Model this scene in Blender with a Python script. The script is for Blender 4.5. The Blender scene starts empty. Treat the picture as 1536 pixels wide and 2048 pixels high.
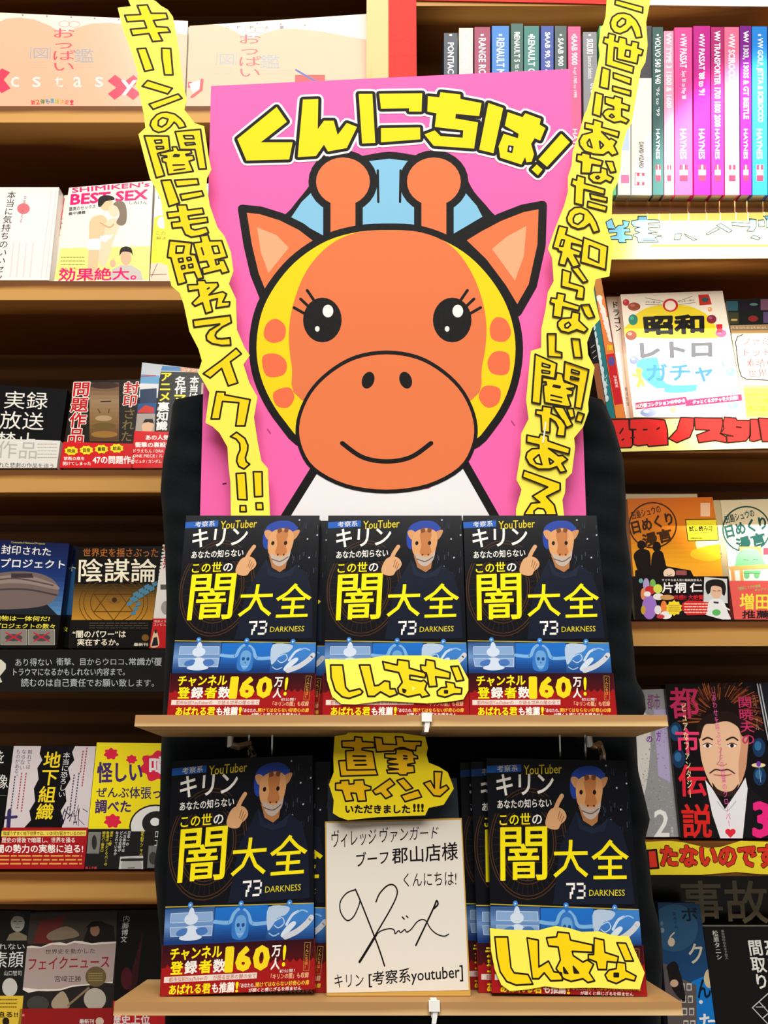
import bpy, math, random
from mathutils import Vector, Matrix
from mathutils.geometry import tessellate_polygon
random.seed(7)
S = bpy.context.scene
COL = bpy.context.collection
R = math.radians

# ------------------------------------------------------------------ camera, world, lights, exposure
PITCH = R(8.0); FPX = 1630.0; CAM = Vector((0, 0, 1.45))
cd = bpy.data.cameras.new('camera'); cam = bpy.data.objects.new('camera', cd); COL.objects.link(cam)
cd.sensor_fit = 'VERTICAL'; cd.sensor_height = 36.0; cd.lens = 36.0 * FPX / 2048.0
cd.clip_start = 0.01
cam.location = CAM; cam.rotation_euler = (R(90) + PITCH, 0, 0)
S.camera = cam
S.view_settings.view_transform = 'Standard'; S.view_settings.look = 'None'
S.view_settings.exposure = -0.14; S.view_settings.gamma = 1.0; S.view_settings.use_curve_mapping = False
W = bpy.data.worlds.new('shop_air'); S.world = W; W.use_nodes = True
W.node_tree.nodes['Background'].inputs[0].default_value = (1.0, 0.93, 0.84, 1)
W.node_tree.nodes['Background'].inputs[1].default_value = 0.26

def aim(o, target):
    d = Vector(target) - o.location
    o.rotation_euler = d.to_track_quat('-Z', 'Y').to_euler()
def area(name, loc, target, sx, sy, power, col):
    l = bpy.data.lights.new(name, 'AREA'); l.shape = 'RECTANGLE'; l.size = sx; l.size_y = sy
    l.energy = power; l.color = col
    o = bpy.data.objects.new(name, l); COL.objects.link(o); o.location = loc; aim(o, target); return o
def spot(name, loc, target, power, angle, blend, radius, col):
    l = bpy.data.lights.new(name, 'SPOT'); l.energy = power; l.spot_size = R(angle); l.spot_blend = blend
    l.shadow_soft_size = radius; l.color = col
    o = bpy.data.objects.new(name, l); COL.objects.link(o); o.location = loc; aim(o, target); return o
area('ceiling_light', (0.0, -0.15, 4.0), (0.0, 0.90, 1.45), 2.0, 1.3, 80, (1.0, 0.955, 0.89))
area('fill_light', (0.0, -1.35, 3.55), (0.0, 0.90, 1.5), 2.2, 0.8, 66, (1.0, 0.95, 0.88))  # added fill from above the aisle, brightens the upright poster board
_sp = spot('track_spot', (0.60, 0.48, 3.55), (0.62, 1.09, 1.985), 1800, 8.5, 0.3, 0.012, (1.0, 0.97, 0.92)); _sp.scale = (2.3, 1, 1)

# ------------------------------------------------------------------ photograph geometry
cp, sp = math.cos(PITCH), math.sin(PITCH)
def ray(px, py):
    u = (px - 768.0) / FPX; v = (1024.0 - py) / FPX
    return Vector((u, cp - v * sp, sp + v * cp))
def z_at(py, Y):
    d = ray(768, py); return CAM.z + Y * d.z / d.y
def x_at(px, py, Y):
    d = ray(px, py); return Y * d.x / d.y
class Plane:
    """a real plane in the shop: origin, right, up, outward normal"""
    def __init__(s, O, lean=0.0, yaw=0.0):
        s.O = Vector(O)
        s.ex = Vector((math.cos(yaw), math.sin(yaw), 0))
        up = Vector((0, 0, 1)); back = Vector((-math.sin(yaw), math.cos(yaw), 0))
        s.ey = up * math.cos(lean) + back * math.sin(lean)
        s.n = s.ex.cross(s.ey)
    def uv(s, px, py):
        d = ray(px, py); t = (s.O - CAM).dot(s.n) / d.dot(s.n)
        q = CAM + d * t - s.O
        return (q.dot(s.ex), q.dot(s.ey))
    def matrix(s, du=0, dv=0):
        o = s.O + s.ex * du + s.ey * dv
        return Matrix(((s.ex.x, s.ey.x, s.n.x, o.x), (s.ex.y, s.ey.y, s.n.y, o.y), (s.ex.z, s.ey.z, s.n.z, o.z), (0, 0, 0, 1)))

# ------------------------------------------------------------------ materials
def lin(c):
    return tuple(((x / 255.0) / 12.92 if x <= 10.3 else ((x / 255.0 + 0.055) / 1.055) ** 2.4) for x in c[:3])
def new_mat(name):
    m = bpy.data.materials.new(name); m.use_nodes = True
    return m, m.node_tree.nodes, m.node_tree.links, m.node_tree.nodes['Principled BSDF']
def print_mat(name, rough, spec=0.5, coat=0.0, bump=0.0, bscale=300.0):
    m, N, L, B = new_mat(name)
    a = N.new('ShaderNodeAttribute'); a.attribute_name = 'Col'
    tc = N.new('ShaderNodeTexCoord'); nz = N.new('ShaderNodeTexNoise'); nz.inputs['Scale'].default_value = bscale
    L.new(tc.outputs['Object'], nz.inputs['Vector'])
    L.new(a.outputs['Color'], B.inputs['Base Color'])
    mr = N.new('ShaderNodeMapRange'); mr.inputs['To Min'].default_value = rough * 0.9; mr.inputs['To Max'].default_value = rough * 1.1
    L.new(nz.outputs['Fac'], mr.inputs['Value']); L.new(mr.outputs['Result'], B.inputs['Roughness'])
    B.inputs['Specular IOR Level'].default_value = spec; B.inputs['Coat Weight'].default_value = coat; B.inputs['Coat Roughness'].default_value = 0.12
    if bump:
        b = N.new('ShaderNodeBump'); b.inputs['Strength'].default_value = bump; b.inputs['Distance'].default_value = 0.002
        L.new(nz.outputs['Fac'], b.inputs['Height']); L.new(b.outputs['Normal'], B.inputs['Normal'])
    return m
M_COVER = print_mat('laminated_cover', 0.2, 0.2)
M_MATTE = print_mat('poster_paper', 0.6, 0.2)
M_GLOSS = print_mat('shiny_laminate', 0.24, 0.5, 0.0, 0.10, 22.0)
M_PAINT = print_mat('painted_cardboard', 0.72, 0.2)
def wood(name, c0, c1, c2, scale=1.0):
    m, N, L, B = new_mat(name)
    tc = N.new('ShaderNodeTexCoord'); mp = N.new('ShaderNodeMapping')
    mp.inputs['Scale'].default_value = (1.1 * scale, 9 * scale, 16 * scale)
    L.new(tc.outputs['Object'], mp.inputs['Vector'])
    n1 = N.new('ShaderNodeTexNoise'); n1.inputs['Scale'].default_value = 1.6; n1.inputs['Detail'].default_value = 5; n1.inputs['Distortion'].default_value = 1.1
    L.new(mp.outputs['Vector'], n1.inputs['Vector'])
    w = N.new('ShaderNodeTexWave'); w.wave_type = 'BANDS'; w.bands_direction = 'Z'; w.inputs['Scale'].default_value = 0.55; w.inputs['Distortion'].default_value = 5.0; w.inputs['Detail'].default_value = 2.5; w.inputs['Detail Scale'].default_value = 0.7
    L.new(mp.outputs['Vector'], w.inputs['Vector'])
    mx = N.new('ShaderNodeMix'); mx.data_type = 'FLOAT'; mx.inputs[0].default_value = 0.5
    L.new(n1.outputs['Fac'], mx.inputs[2]); L.new(w.outputs['Fac'], mx.inputs[3])
    cr = N.new('ShaderNodeValToRGB'); e = cr.color_ramp.elements
    e[0].position = 0.38; e[0].color = (*lin(c0), 1); e[1].position = 0.62; e[1].color = (*lin(c2), 1)
    k = e.new(0.5); k.color = (*lin(c1), 1)
    L.new(mx.outputs[0], cr.inputs['Fac']); L.new(cr.outputs['Color'], B.inputs['Base Color'])
    # knots
    B.inputs['Roughness'].default_value = 0.6; B.inputs['Specular IOR Level'].default_value = 0.3
    b = N.new('ShaderNodeBump'); b.inputs['Strength'].default_value = 0.15; b.inputs['Distance'].default_value = 0.001
    L.new(n1.outputs['Fac'], b.inputs['Height']); L.new(b.outputs['Normal'], B.inputs['Normal'])
    return m
M_PINE = wood('pine_wood', (112, 66, 22), (172, 120, 52), (202, 152, 82))
M_PLY = wood('pale_plywood', (176, 134, 84), (208, 172, 118), (224, 192, 140), 1.4)
M_BACK = wood('darkened_wood', (96, 64, 30), (118, 80, 40), (136, 94, 50))  # shade of the shelf recesses put into a darker wood colour
def plain(name, c, rough=0.5, metal=0.0, spec=0.5, nscale=60.0, amt=0.08):
    m, N, L, B = new_mat(name)
    tc = N.new('ShaderNodeTexCoord'); nz = N.new('ShaderNodeTexNoise'); nz.inputs['Scale'].default_value = nscale
    L.new(tc.outputs['Object'], nz.inputs['Vector'])
    cr = N.new('ShaderNodeValToRGB'); l = lin(c)
    cr.color_ramp.elements[0].color = (*[x * (1 - amt) for x in l], 1); cr.color_ramp.elements[1].color = (*[min(1, x * (1 + amt)) for x in l], 1)
    L.new(nz.outputs['Fac'], cr.inputs['Fac']); L.new(cr.outputs['Color'], B.inputs['Base Color'])
    B.inputs['Roughness'].default_value = rough; B.inputs['Metallic'].default_value = metal; B.inputs['Specular IOR Level'].default_value = spec
    return m
M_CHROME = plain('chromed_steel', (200, 200, 198), 0.18, 1.0)
M_TIE = plain('white_nylon', (240, 240, 238), 0.4)
M_FLOOR = plain('shop_floor', (120, 100, 80), 0.6, 0, 0.3, 12, 0.2)
M_WALL = plain('painted_wall', (150, 135, 112), 0.8, 0, 0.2, 8, 0.08)
m, N, L, B = new_mat('paper_pages'); M_PAGES = m
tc = N.new('ShaderNodeTexCoord'); w = N.new('ShaderNodeTexWave'); w.bands_direction = 'Z'; w.inputs['Scale'].default_value = 900
L.new(tc.outputs['Object'], w.inputs['Vector'])
cr = N.new('ShaderNodeValToRGB'); cr.color_ramp.elements[0].color = (*lin((205, 195, 172)), 1); cr.color_ramp.elements[1].color = (*lin((232, 224, 205)), 1)
L.new(w.outputs['Fac'], cr.inputs['Fac']); L.new(cr.outputs['Color'], B.inputs['Base Color']); B.inputs['Roughness'].default_value = 0.8
m, N, L, B = new_mat('black_knit_fabric'); M_CLOTH = m
tc = N.new('ShaderNodeTexCoord'); mp = N.new('ShaderNodeMapping'); mp.inputs['Scale'].default_value = (500, 500, 900)
L.new(tc.outputs['Object'], mp.inputs['Vector'])
nz = N.new('ShaderNodeTexNoise'); nz.inputs['Scale'].default_value = 1.0; L.new(mp.outputs['Vector'], nz.inputs['Vector'])
n2 = N.new('ShaderNodeTexNoise'); n2.inputs['Scale'].default_value = 18.0; L.new(tc.outputs['Object'], n2.inputs['Vector'])
cr = N.new('ShaderNodeValToRGB'); cr.color_ramp.elements[0].color = (*lin((8, 10, 12)), 1); cr.color_ramp.elements[1].color = (*lin((22, 28, 32)), 1)
L.new(nz.outputs['Fac'], cr.inputs['Fac']); L.new(cr.outputs['Color'], B.inputs['Base Color']); B.inputs['Roughness'].default_value = 0.95
B.inputs['Specular IOR Level'].default_value = 0.1; B.inputs['Sheen Weight'].default_value = 0.03
b = N.new('ShaderNodeBump'); b.inputs['Strength'].default_value = 0.5; b.inputs['Distance'].default_value = 0.004
L.new(n2.outputs['Fac'], b.inputs['Height']); L.new(b.outputs['Normal'], B.inputs['Normal'])
m, N, L, B = new_mat('clear_plastic'); M_CLEAR = m
nz = N.new('ShaderNodeTexNoise'); nz.inputs['Scale'].default_value = 40
mr = N.new('ShaderNodeMapRange'); mr.inputs['To Min'].default_value = 0.04; mr.inputs['To Max'].default_value = 0.12
L.new(nz.outputs['Fac'], mr.inputs['Value']); L.new(mr.outputs['Result'], B.inputs['Roughness'])
B.inputs['Base Color'].default_value = (0.95, 0.97, 0.97, 1); B.inputs['Transmission Weight'].default_value = 1.0; B.inputs['IOR'].default_value = 1.3

# ------------------------------------------------------------------ mesh building
class MB:
    def __init__(s): s.v = []; s.f = []; s.c = []
    def face(s, pts, col):
        i = len(s.v); s.v += [tuple(p) for p in pts]; s.f.append(tuple(range(i, i + len(pts)))); s.c.append(lin(col))
    def prism(s, quad, n0, n1, col, side=None):
        """convex polygon (uv, counter-clockwise) extruded from n1 (front) to n0 (back)"""
        side = side or col; k = len(quad)
        s.face([(u, v, n1) for u, v in quad], col)
        s.face([(u, v, n0) for u, v in reversed(quad)], side)
        for i in range(k):
            a, b = quad[i], quad[(i + 1) % k]
            s.face([(a[0], a[1], n0), (b[0], b[1], n0), (b[0], b[1], n1), (a[0], a[1], n1)], side)
    def sheet(s, poly, n0, n1, col, side=None):
        """any polygon extruded"""
        side = side or col
        A = sum(poly[i][0] * poly[(i + 1) % len(poly)][1] - poly[(i + 1) % len(poly)][0] * poly[i][1] for i in range(len(poly)))
        if A < 0: poly = poly[::-1]
        for t in tri(poly):
            s.face([(u, v, n1) for u, v in t], col); s.face([(u, v, n0) for u, v in reversed(t)], side)
        k = len(poly)
        for i in range(k):
            a, b = poly[i], poly[(i + 1) % k]
            s.face([(a[0], a[1], n0), (b[0], b[1], n0), (b[0], b[1], n1), (a[0], a[1], n1)], side)
    def box(s, x0, x1, y0, y1, z0, z1, col=(200, 200, 200)):
        P = [(x, y, z) for x in (x0, x1) for y in (y0, y1) for z in (z0, z1)]
        for q in ((0, 1, 3, 2), (4, 6, 7, 5), (0, 4, 5, 1), (2, 3, 7, 6), (0, 2, 6, 4), (1, 5, 7, 3)):
            s.face([P[i] for i in q], col)
    def mesh(s, name, mat):
        me = bpy.data.meshes.new(name); me.from_pydata(s.v, [], s.f)
        at = me.color_attributes.new('Col', 'FLOAT_COLOR', 'CORNER')
        buf = []
        for f, c in zip(s.f, s.c): buf += [c[0], c[1], c[2], 1.0] * len(f)
        at.data.foreach_set('color', buf)
        me.materials.append(mat); me.update(); return me
    def obj(s, name, mat, parent=None, matrix=None):
        o = bpy.data.objects.new(name, s.mesh(name, mat)); COL.objects.link(o)
        if parent: o.parent = parent
        if matrix is not None: o.matrix_world = matrix
        return o
def tri(poly):
    P = [Vector((p[0], p[1], 0)) for p in poly]
    out = []
    for t in tessellate_polygon([P]):
        a, b, c = (poly[i] for i in t)
        if (b[0] - a[0]) * (c[1] - a[1]) - (b[1] - a[1]) * (c[0] - a[0]) < 0: b, c = c, b
        out.append([a, b, c])
    return out
def clip_poly(p, quad):
    for i in range(len(quad)):
        a, b = quad[i], quad[(i + 1) % len(quad)]
        ex, ey = b[0] - a[0], b[1] - a[1]
        d = [ex * (q[1] - a[1]) - ey * (q[0] - a[0]) for q in p]
        if min(d) >= 0: continue
        if max(d) <= 0: return []
        out = []
        for j in range(len(p)):
            k = (j + 1) % len(p)
            if d[j] >= 0: out.append(p[j])
            if (d[j] >= 0) != (d[k] >= 0):
                t = d[j] / (d[j] - d[k]); out.append((p[j][0] + t * (p[k][0] - p[j][0]), p[j][1] + t * (p[k][1] - p[j][1])))
        p = out
        if len(p) < 3: return []
    return p
def smooth(pts, closed=False, n=5):
    out = []; k = len(pts)
    rng = range(k) if closed else range(k - 1)
    for i in rng:
        if closed: p0, p1, p2, p3 = pts[i - 1], pts[i], pts[(i + 1) % k], pts[(i + 2) % k]
        else: p0, p1, p2, p3 = pts[max(i - 1, 0)], pts[i], pts[i + 1], pts[min(i + 2, k - 1)]
        for j in range(n):
            t = j / n
            out.append(tuple(0.5 * ((2 * p1[c]) + (-p0[c] + p2[c]) * t + (2 * p0[c] - 5 * p1[c] + 4 * p2[c] - p3[c]) * t * t + (-p0[c] + 3 * p1[c] - 3 * p2[c] + p3[c]) * t ** 3) for c in (0, 1)))
    if not closed: out.append(tuple(pts[-1]))
    return out
# lettering: outlines come from Blender's own built-in font
_tc = bpy.data.curves.new('lettering', 'FONT'); _to = bpy.data.objects.new('lettering', _tc); COL.objects.link(_to)
_tc.resolution_u = 2
_cache = {}
def glyphs(body):
    key = body
    if key in _cache: return _cache[key]
    _tc.body = body
    bpy.context.view_layer.update()
    ev = _to.evaluated_get(bpy.context.evaluated_depsgraph_get()); me = ev.to_mesh()
    V = [(v.co.x, v.co.y) for v in me.vertices]
    F = [tuple(p.vertices) for p in me.polygons]
    ev.to_mesh_clear()
    cnt = {}
    for f in F:
        for i in range(len(f)):
            e = (f[i], f[(i + 1) % len(f)]); k2 = tuple(sorted(e)); cnt[k2] = cnt.get(k2, 0) + 1
    E = [e for e, n in cnt.items() if n == 1]
    _cache[key] = (V, F, E); return _cache[key]
def layout(body, vert):
    if not vert: return glyphs(body)
    V, F, E = [], [], []
    for i, ch in enumerate(body):
        v, f, e = glyphs(ch); k = len(V)
        for x, y in v:
            if ch in 'ー〜―…': x, y = 0.5 + (y - 0.38), 0.38 - (x - 0.5)
            if ch in '。、': x, y = x + 0.55, y + 0.5
            if ch.isascii(): x += 0.2
            V.append((x, y - i * 1.0))
        F += [tuple(a + k for a in q) for q in f]; E += [(a + k, b + k) for a, b in e]
    return V, F, E
class Art:
    """flat printing or marker drawing, given in photograph coordinates, on a real plane"""
    def __init__(s, tf, clip=None, n0=0.00008):
        s.tf = tf; s.clip = clip; s.n0 = n0; s.cur = []; s.done = []; s.crop = (0, 0, 1.0)
    def at(s, x0, y0, k): s.crop = (x0, y0, k); return s
    def P(s, p):
        x0, y0, k = s.crop; return s.tf(x0 + p[0] / k, y0 + p[1] / k)
    def sc(s, p):
        a = s.P(p); b = s.P((p[0] + 10, p[1])); c = s.P((p[0], p[1] + 10))
        return 0.05 * (math.dist(a, b) + math.dist(a, c))
    def _add(s, polys, col, dn=0):
        for p in polys:
            if s.clip:
                p = clip_poly(p, s.clip)
                if not p: continue
            s.cur.append((p, dn, col))
    def up(s):
        """close one layer of ink: it lies just above whatever it overlaps"""
        if not s.cur: return
        xs = [q[0] for p, _, _ in s.cur for q in p]; ys = [q[1] for p, _, _ in s.cur for q in p]
        bb = (min(xs), max(xs), min(ys), max(ys)); lay = 0
        for (b2, l2, _) in s.done:
            if l2 >= lay and b2[0] <= bb[1] and b2[1] >= bb[0] and b2[2] <= bb[3] and b2[3] >= bb[2]: lay = l2 + 1
        s.done.append((bb, lay, s.cur)); s.cur = []
    def uvpoly(s, pts, col): s._add(tri(pts), col); s.up()
    def poly(s, pts, col, sm=False):
        if sm: pts = smooth(pts, True, 4)
        s.uvpoly([s.P(p) for p in pts], col)
    def rect(s, x0, y0, x1, y1, col): s.poly([(x0, y1), (x1, y1), (x1, y0), (x0, y0)], col)
    def fillclip(s, col): s.uvpoly(list(s.clip), col)
    def ell(s, cx, cy, rx, ry, col, rot=0, n=28):
        c, q = math.cos(rot), math.sin(rot)
        s.poly([(cx + rx * math.cos(t) * c - ry * math.sin(t) * q, cy + rx * math.cos(t) * q + ry * math.sin(t) * c) for t in [2 * math.pi * i / n for i in range(n)]], col)
    def grad(s, x0, y0, x1, y1, stops, n=24):
        for i in range(n):
            t = (i + 0.5) / n
            for j in range(len(stops) - 1):
                if stops[j][0] <= t <= stops[j + 1][0]: break
            f = (t - stops[j][0]) / (stops[j + 1][0] - stops[j][0])
            col = tuple(stops[j][1][c] + f * (stops[j + 1][1][c] - stops[j][1][c]) for c in range(3))
            a, b = y0 + (y1 - y0) * i / n, y0 + (y1 - y0) * (i + 1) / n
            s._add(tri([s.P(p) for p in ((x0, b), (x1, b), (x1, a), (x0, a))]), col)
        s.up()
    def _ribbon(s, uv, w, col, closed, caps=True, up=True):
        k = len(uv); h = w / 2; j = 0
        segs = range(k) if closed else range(k - 1)
        for i in segs:
            a, b = uv[i], uv[(i + 1) % k]
            dx, dy = b[0] - a[0], b[1] - a[1]; l = math.hypot(dx, dy)
            if l < 1e-9: continue
            nx, ny = -dy / l * h, dx / l * h
            s._add([[(a[0] - nx, a[1] - ny), (b[0] - nx, b[1] - ny), (b[0] + nx, b[1] + ny), (a[0] + nx, a[1] + ny)]], col, (j % 5) * 2e-6); j += 1
        for i in range(k):
            if not closed and not caps and i in (0, k - 1): continue
            s._add([[(uv[i][0] + h * math.cos(t), uv[i][1] + h * math.sin(t)) for t in [2 * math.pi * q / 8 + 0.39 for q in range(8)]]], col, 1.0e-5 + (i % 3) * 2e-6)
        if up: s.up()
    def line(s, pts, w, col, sm=False, closed=False, caps=True):
        if sm: pts = smooth(pts, closed, 6)
        c = pts[len(pts) // 2]
        s._ribbon([s.P(p) for p in pts], w * s.sc(c), col, closed, caps)
    def ring(s, cx, cy, rx, ry, w, col, n=32):
        s.line([(cx + rx * math.cos(2 * math.pi * i / n), cy + ry * math.sin(2 * math.pi * i / n)) for i in range(n)], w, col, False, True)
    def letters(s, shapes, fill, line, w, holes=(), holecol=None, under=()):
        """hand-drawn letters traced as outlines: pen line w, marker fill"""
        for ow, oc in under:
            for q in shapes: s._ribbon([s.P(p) for p in q], ow * s.sc(q[0]), oc, True, up=False)
            s.up()
        for q in shapes: s.uvpoly([s.P(p) for p in q], fill)
        for q in shapes: s._ribbon([s.P(p) for p in q], w * s.sc(q[0]), line, True, up=False)
        s.up()
        for q in holes:
            s.uvpoly([s.P(p) for p in q], holecol or line); s._ribbon([s.P(p) for p in q], w * s.sc(q[0]), line, True)
    def text(s, body, box, col, bold=0.012, vert=False, outline=None):
        if len(box) == 4 and not isinstance(box[0], tuple):
            x0, y0, x1, y1 = box; q = [(x0, y0), (x1, y0), (x1, y1), (x0, y1)]
        else: q = box
        V, F, E = layout(body, vert)
        if not V: return
        xs = [v[0] for v in V]; ys = [v[1] for v in V]; ax, bx, ay, by = min(xs) - bold, max(xs) + bold, min(ys) - bold, max(ys) + bold
        def mp(v):
            u = (v[0] - ax) / max(bx - ax, 1e-6); t = (by - v[1]) / max(by - ay, 1e-6)
            return s.P(tuple((q[0][c] * (1 - u) + q[1][c] * u) * (1 - t) + (q[3][c] * (1 - u) + q[2][c] * u) * t for c in (0, 1)))
        U = [mp(v) for v in V]
        def fat(w, col):
            h = w / 2; e = 0.55 * h
            for k, (a, b) in enumerate(E):
                (x0, y0), (x1, y1) = U[a], U[b]; l = math.hypot(x1 - x0, y1 - y0)
                if l < 1e-9: continue
                dx, dy = (x1 - x0) / l, (y1 - y0) / l
                s._add([[(x0 - dx * e + dy * h, y0 - dy * e - dx * h), (x1 + dx * e + dy * h, y1 + dy * e - dx * h), (x1 + dx * e - dy * h, y1 + dy * e + dx * h), (x0 - dx * e - dy * h, y0 - dy * e + dx * h)]], col, (k % 7) * 1.5e-6)
        em = 0.5 * (math.dist(s.P(q[0]), s.P(q[1])) / (bx - ax) + math.dist(s.P(q[0]), s.P(q[3])) / (by - ay))
        if outline:
            for ow, oc in outline: fat(2 * ow * s.sc(q[0]) + 2 * bold * em, oc); s.up()
        if bold > 0.004: fat(2 * bold * em, col)
        s._add([[U[i] for i in f] for f in F], col, 1.2e-5); s.up()
    def emit(s, mb, dz=0.0):
            for bb, lay, cur in s.done:
                for p, dn, c in cur: mb.face([(u, v, s.n0 + lay * 0.00003 + dn + dz) for u, v in p], c)

# ------------------------------------------------------------------ things, parts, tags
def tag(o, label, cat, group=None):
    o['label'] = label; o['category'] = cat
    if group: o['group'] = group
    return o
def thing(name, label, cat, matrix, group=None):
    o = bpy.data.objects.new(name, None); COL.objects.link(o); o.empty_display_size = 0.03
    o.matrix_world = matrix
    return tag(o, label, cat, group)
def copy_thing(root, matrix, label, group=None):
    r = root.copy(); COL.objects.link(r); r.matrix_world = matrix; r['label'] = label
    if group: r['group'] = group
    for ch in list(root.children):
        c = ch.copy(); COL.objects.link(c); c.parent = r
    return r
def book_body(root, quad, t, cover_col, art=None, band=None, spine='L', spine_col=None, mat=None, spine_text=None):
    """paperback: printed cover (front, spine, back), page block, optional paper band"""
    mat = mat or M_COVER; ct = 0.0007
    spine_col = spine_col or cover_col
    BL, BR, TR, TL = quad
    c = MB()
    c.prism(quad, -ct, 0, cover_col); c.prism(quad, -t, -t + ct, cover_col)
    def lerp(a, b, d):
        l = math.dist(a, b); return (a[0] + (b[0] - a[0]) * d / l, a[1] + (b[1] - a[1]) * d / l)
    if spine == 'L': sq = [BL, lerp(BL, BR, ct * 1.5), lerp(TL, TR, ct * 1.5), TL]
    else: sq = [lerp(BR, BL, ct * 1.5), BR, TR, lerp(TR, TL, ct * 1.5)]
    c.prism(sq, -t + ct, -ct, spine_col)
    if art: art.emit(c)
    c.obj('cover', mat, root)
    g = 0.0016; p = MB()
    cx = sum(q[0] for q in quad) / 4; cy = sum(q[1] for q in quad) / 4
    pq = []
    for (x, y) in quad:
        ix = x + (g if x < cx else -g) * (1.0 if not ((x < cx) == (spine == 'L')) else 0.9)
        pq.append((ix, y + (g if y < cy else -g)))
    p.prism(pq, -t + ct + 0.00005, -ct - 0.00005, (228, 220, 200)); p.obj('page_block', M_PAGES, root)
    if band:
        vtop, bart, bcol = band
        def hpt(a, b, v): f = (v - a[1]) / (b[1] - a[1]); return (a[0] + (b[0] - a[0]) * f, v)
        l, r = hpt(BL, TL, vtop[0]), hpt(BR, TR, vtop[1])
        o = 0.0004
        bq = [(BL[0] - o, BL[1]), (BR[0] + o, BR[1]), (r[0] + o, r[1]), (l[0] - o, l[1])]
        b = MB(); b.prism(bq, 0.0010, 0.0013, bcol)
        b.prism(bq, -t - 0.0006, -t - 0.0002, bcol)
        e = 0.0004
        b.prism([(bq[0][0] - e, bq[0][1]), bq[0], bq[3], (bq[3][0] - e, bq[3][1])], -t - 0.0006, 0.0013, bcol)
        b.prism([bq[1], (bq[1][0] + e, bq[1][1]), (bq[2][0] + e, bq[2][1]), bq[2]], -t - 0.0006, 0.0013, bcol)
        bart.clip = bq
        bart.emit(b, 0.0013); b.obj('paper_band', M_COVER, root)
    return root
YS = 1.10         # front plane of the wall bookcases
def wall_book(name, label, px, zrow, t, cover_col, draw=None, band=None, spine='L', spine_col=None, group=None, Yoff=0.008, lean=10.5, mat=None, cat='book'):
    """px: TL, TR, BR, BL of the cover in photograph coordinates; stands on the shelf whose top is at photograph row zrow"""
    zs = z_at(zrow, YS) + 0.0004 + (t + 0.0008) * math.sin(R(lean))
    pl = Plane((0, YS + Yoff, zs), R(lean))
    TL, TR, BR, BL = [pl.uv(*p) for p in px]
    o = BL[0]
    tf = lambda x, y: (pl.uv(x, y)[0] - o, pl.uv(x, y)[1])
    quad = [(0, 0.0), (BR[0] - o, 0.0), (TR[0] - o, TR[1]), (TL[0] - o, TL[1])]
    root = thing(name, label, cat, pl.matrix(o), group)
    art = None; bd = None
    if draw: art = Art(tf, quad); draw(art)
    if band:
        yl, yr, bcol, bdraw = band
        ba = Art(tf, None)
        vl = tf((px[0][0] + px[3][0]) / 2, yl)[1]; vr = tf((px[1][0] + px[2][0]) / 2, yr)[1]
        bq = quad
        ba.clip = [(quad[0][0] - 0.002, -0.001), (quad[1][0] + 0.002, -0.001), (quad[1][0] + 0.002, max(vl, vr)), (quad[0][0] - 0.002, max(vl, vr))]
        if bdraw: bdraw(ba)
        bd = ((vl, vr), ba, bcol)
    book_body(root, quad, t, cover_col, art, bd, spine, spine_col, mat)
    return root, pl, quad
# ------------------------------------------------------------------ the setting
def structure(name, mb, mat):
    o = mb.obj(name, mat); o['kind'] = 'structure'; return o
b = MB(); b.box(-3, 3, -2.0, 1.62, -0.05, 0.0); structure('floor', b, M_FLOOR)
b = MB(); b.box(-3, 3, 1.42, 1.62, 0.0, 3.6); structure('wall_back', b, M_WALL)

# ------------------------------------------------------------------ wall bookcases
DEP = 0.235
MANY = 1.085; MANZ = z_at(390, MANY)
def bookcase(name, label, x0, x1, rows, up_l, up_r, zr_=None):
    root = thing(name, label, 'bookcase', Matrix.Translation((0.5 * (x0 + x1), YS + DEP, 0.0)))
    def part(nm, mb, mat, loc):
        o = mb.obj(nm, mat, root); o.location = Vector(loc) - root.location; return o
    zt = CAM.z + 1.25
    b = MB(); b.box(x0, x1, YS + DEP, YS + DEP + 0.012, 0.02, zt); part('back_panel', b, M_BACK, (0, 0, 0))
    for (a, c) in rows:
        z1, z0 = (a, c)
        b = MB(); L = x1 - x0
        b.box(-L / 2, L / 2, 0, DEP, -(z1 - z0), 0)
        part('shelf', b, M_PINE, (0.5 * (x0 + x1), YS, z1))
    if zr_:
        b = MB(); b.box(-(x1 - x0) / 2, (x1 - x0) / 2, 0, 0.19, 0, zr_[1] - zr_[0]); part('riser', b, M_PINE, (0.5 * (x0 + x1), YS + 0.002, zr_[0]))
    for ux in ([up_l] if up_l else []) + ([up_r] if up_r else []):
        b = MB(); b.box(-0.5 * (ux[1] - ux[0]), 0.5 * (ux[1] - ux[0]), 0, DEP + 0.012, 0, zt)
        part('upright', b, M_PINE_V, (0.5 * (ux[0] + ux[1]), YS - 0.001, 0))
    return root
M_PINE_V = wood('upright_pine_wood', (206, 158, 96), (218, 174, 112), (232, 192, 132))
mp_ = [n for n in M_PINE_V.node_tree.nodes if n.type == 'MAPPING'][0]; mp_.inputs['Scale'].default_value = (16, 9, 1.1)
def row(a, c): return (z_at(a, YS), z_at(c, YS))
xu0, xu1 = x_at(733, 100, YS), x_at(777, 100, YS)
ZL5, ZR5 = 2165, 2190
bookcase('bookcase', 'pine bookcase behind the left side, holding the face-out paperbacks and landscape photo books', -1.05, xu0,
         [row(-235, -195), row(212, 245), row(562, 600), row(940, 985), row(1302, 1376), row(1748, 1808), row(ZL5, ZL5 + 60)], (-1.08, -1.05), None)
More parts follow.
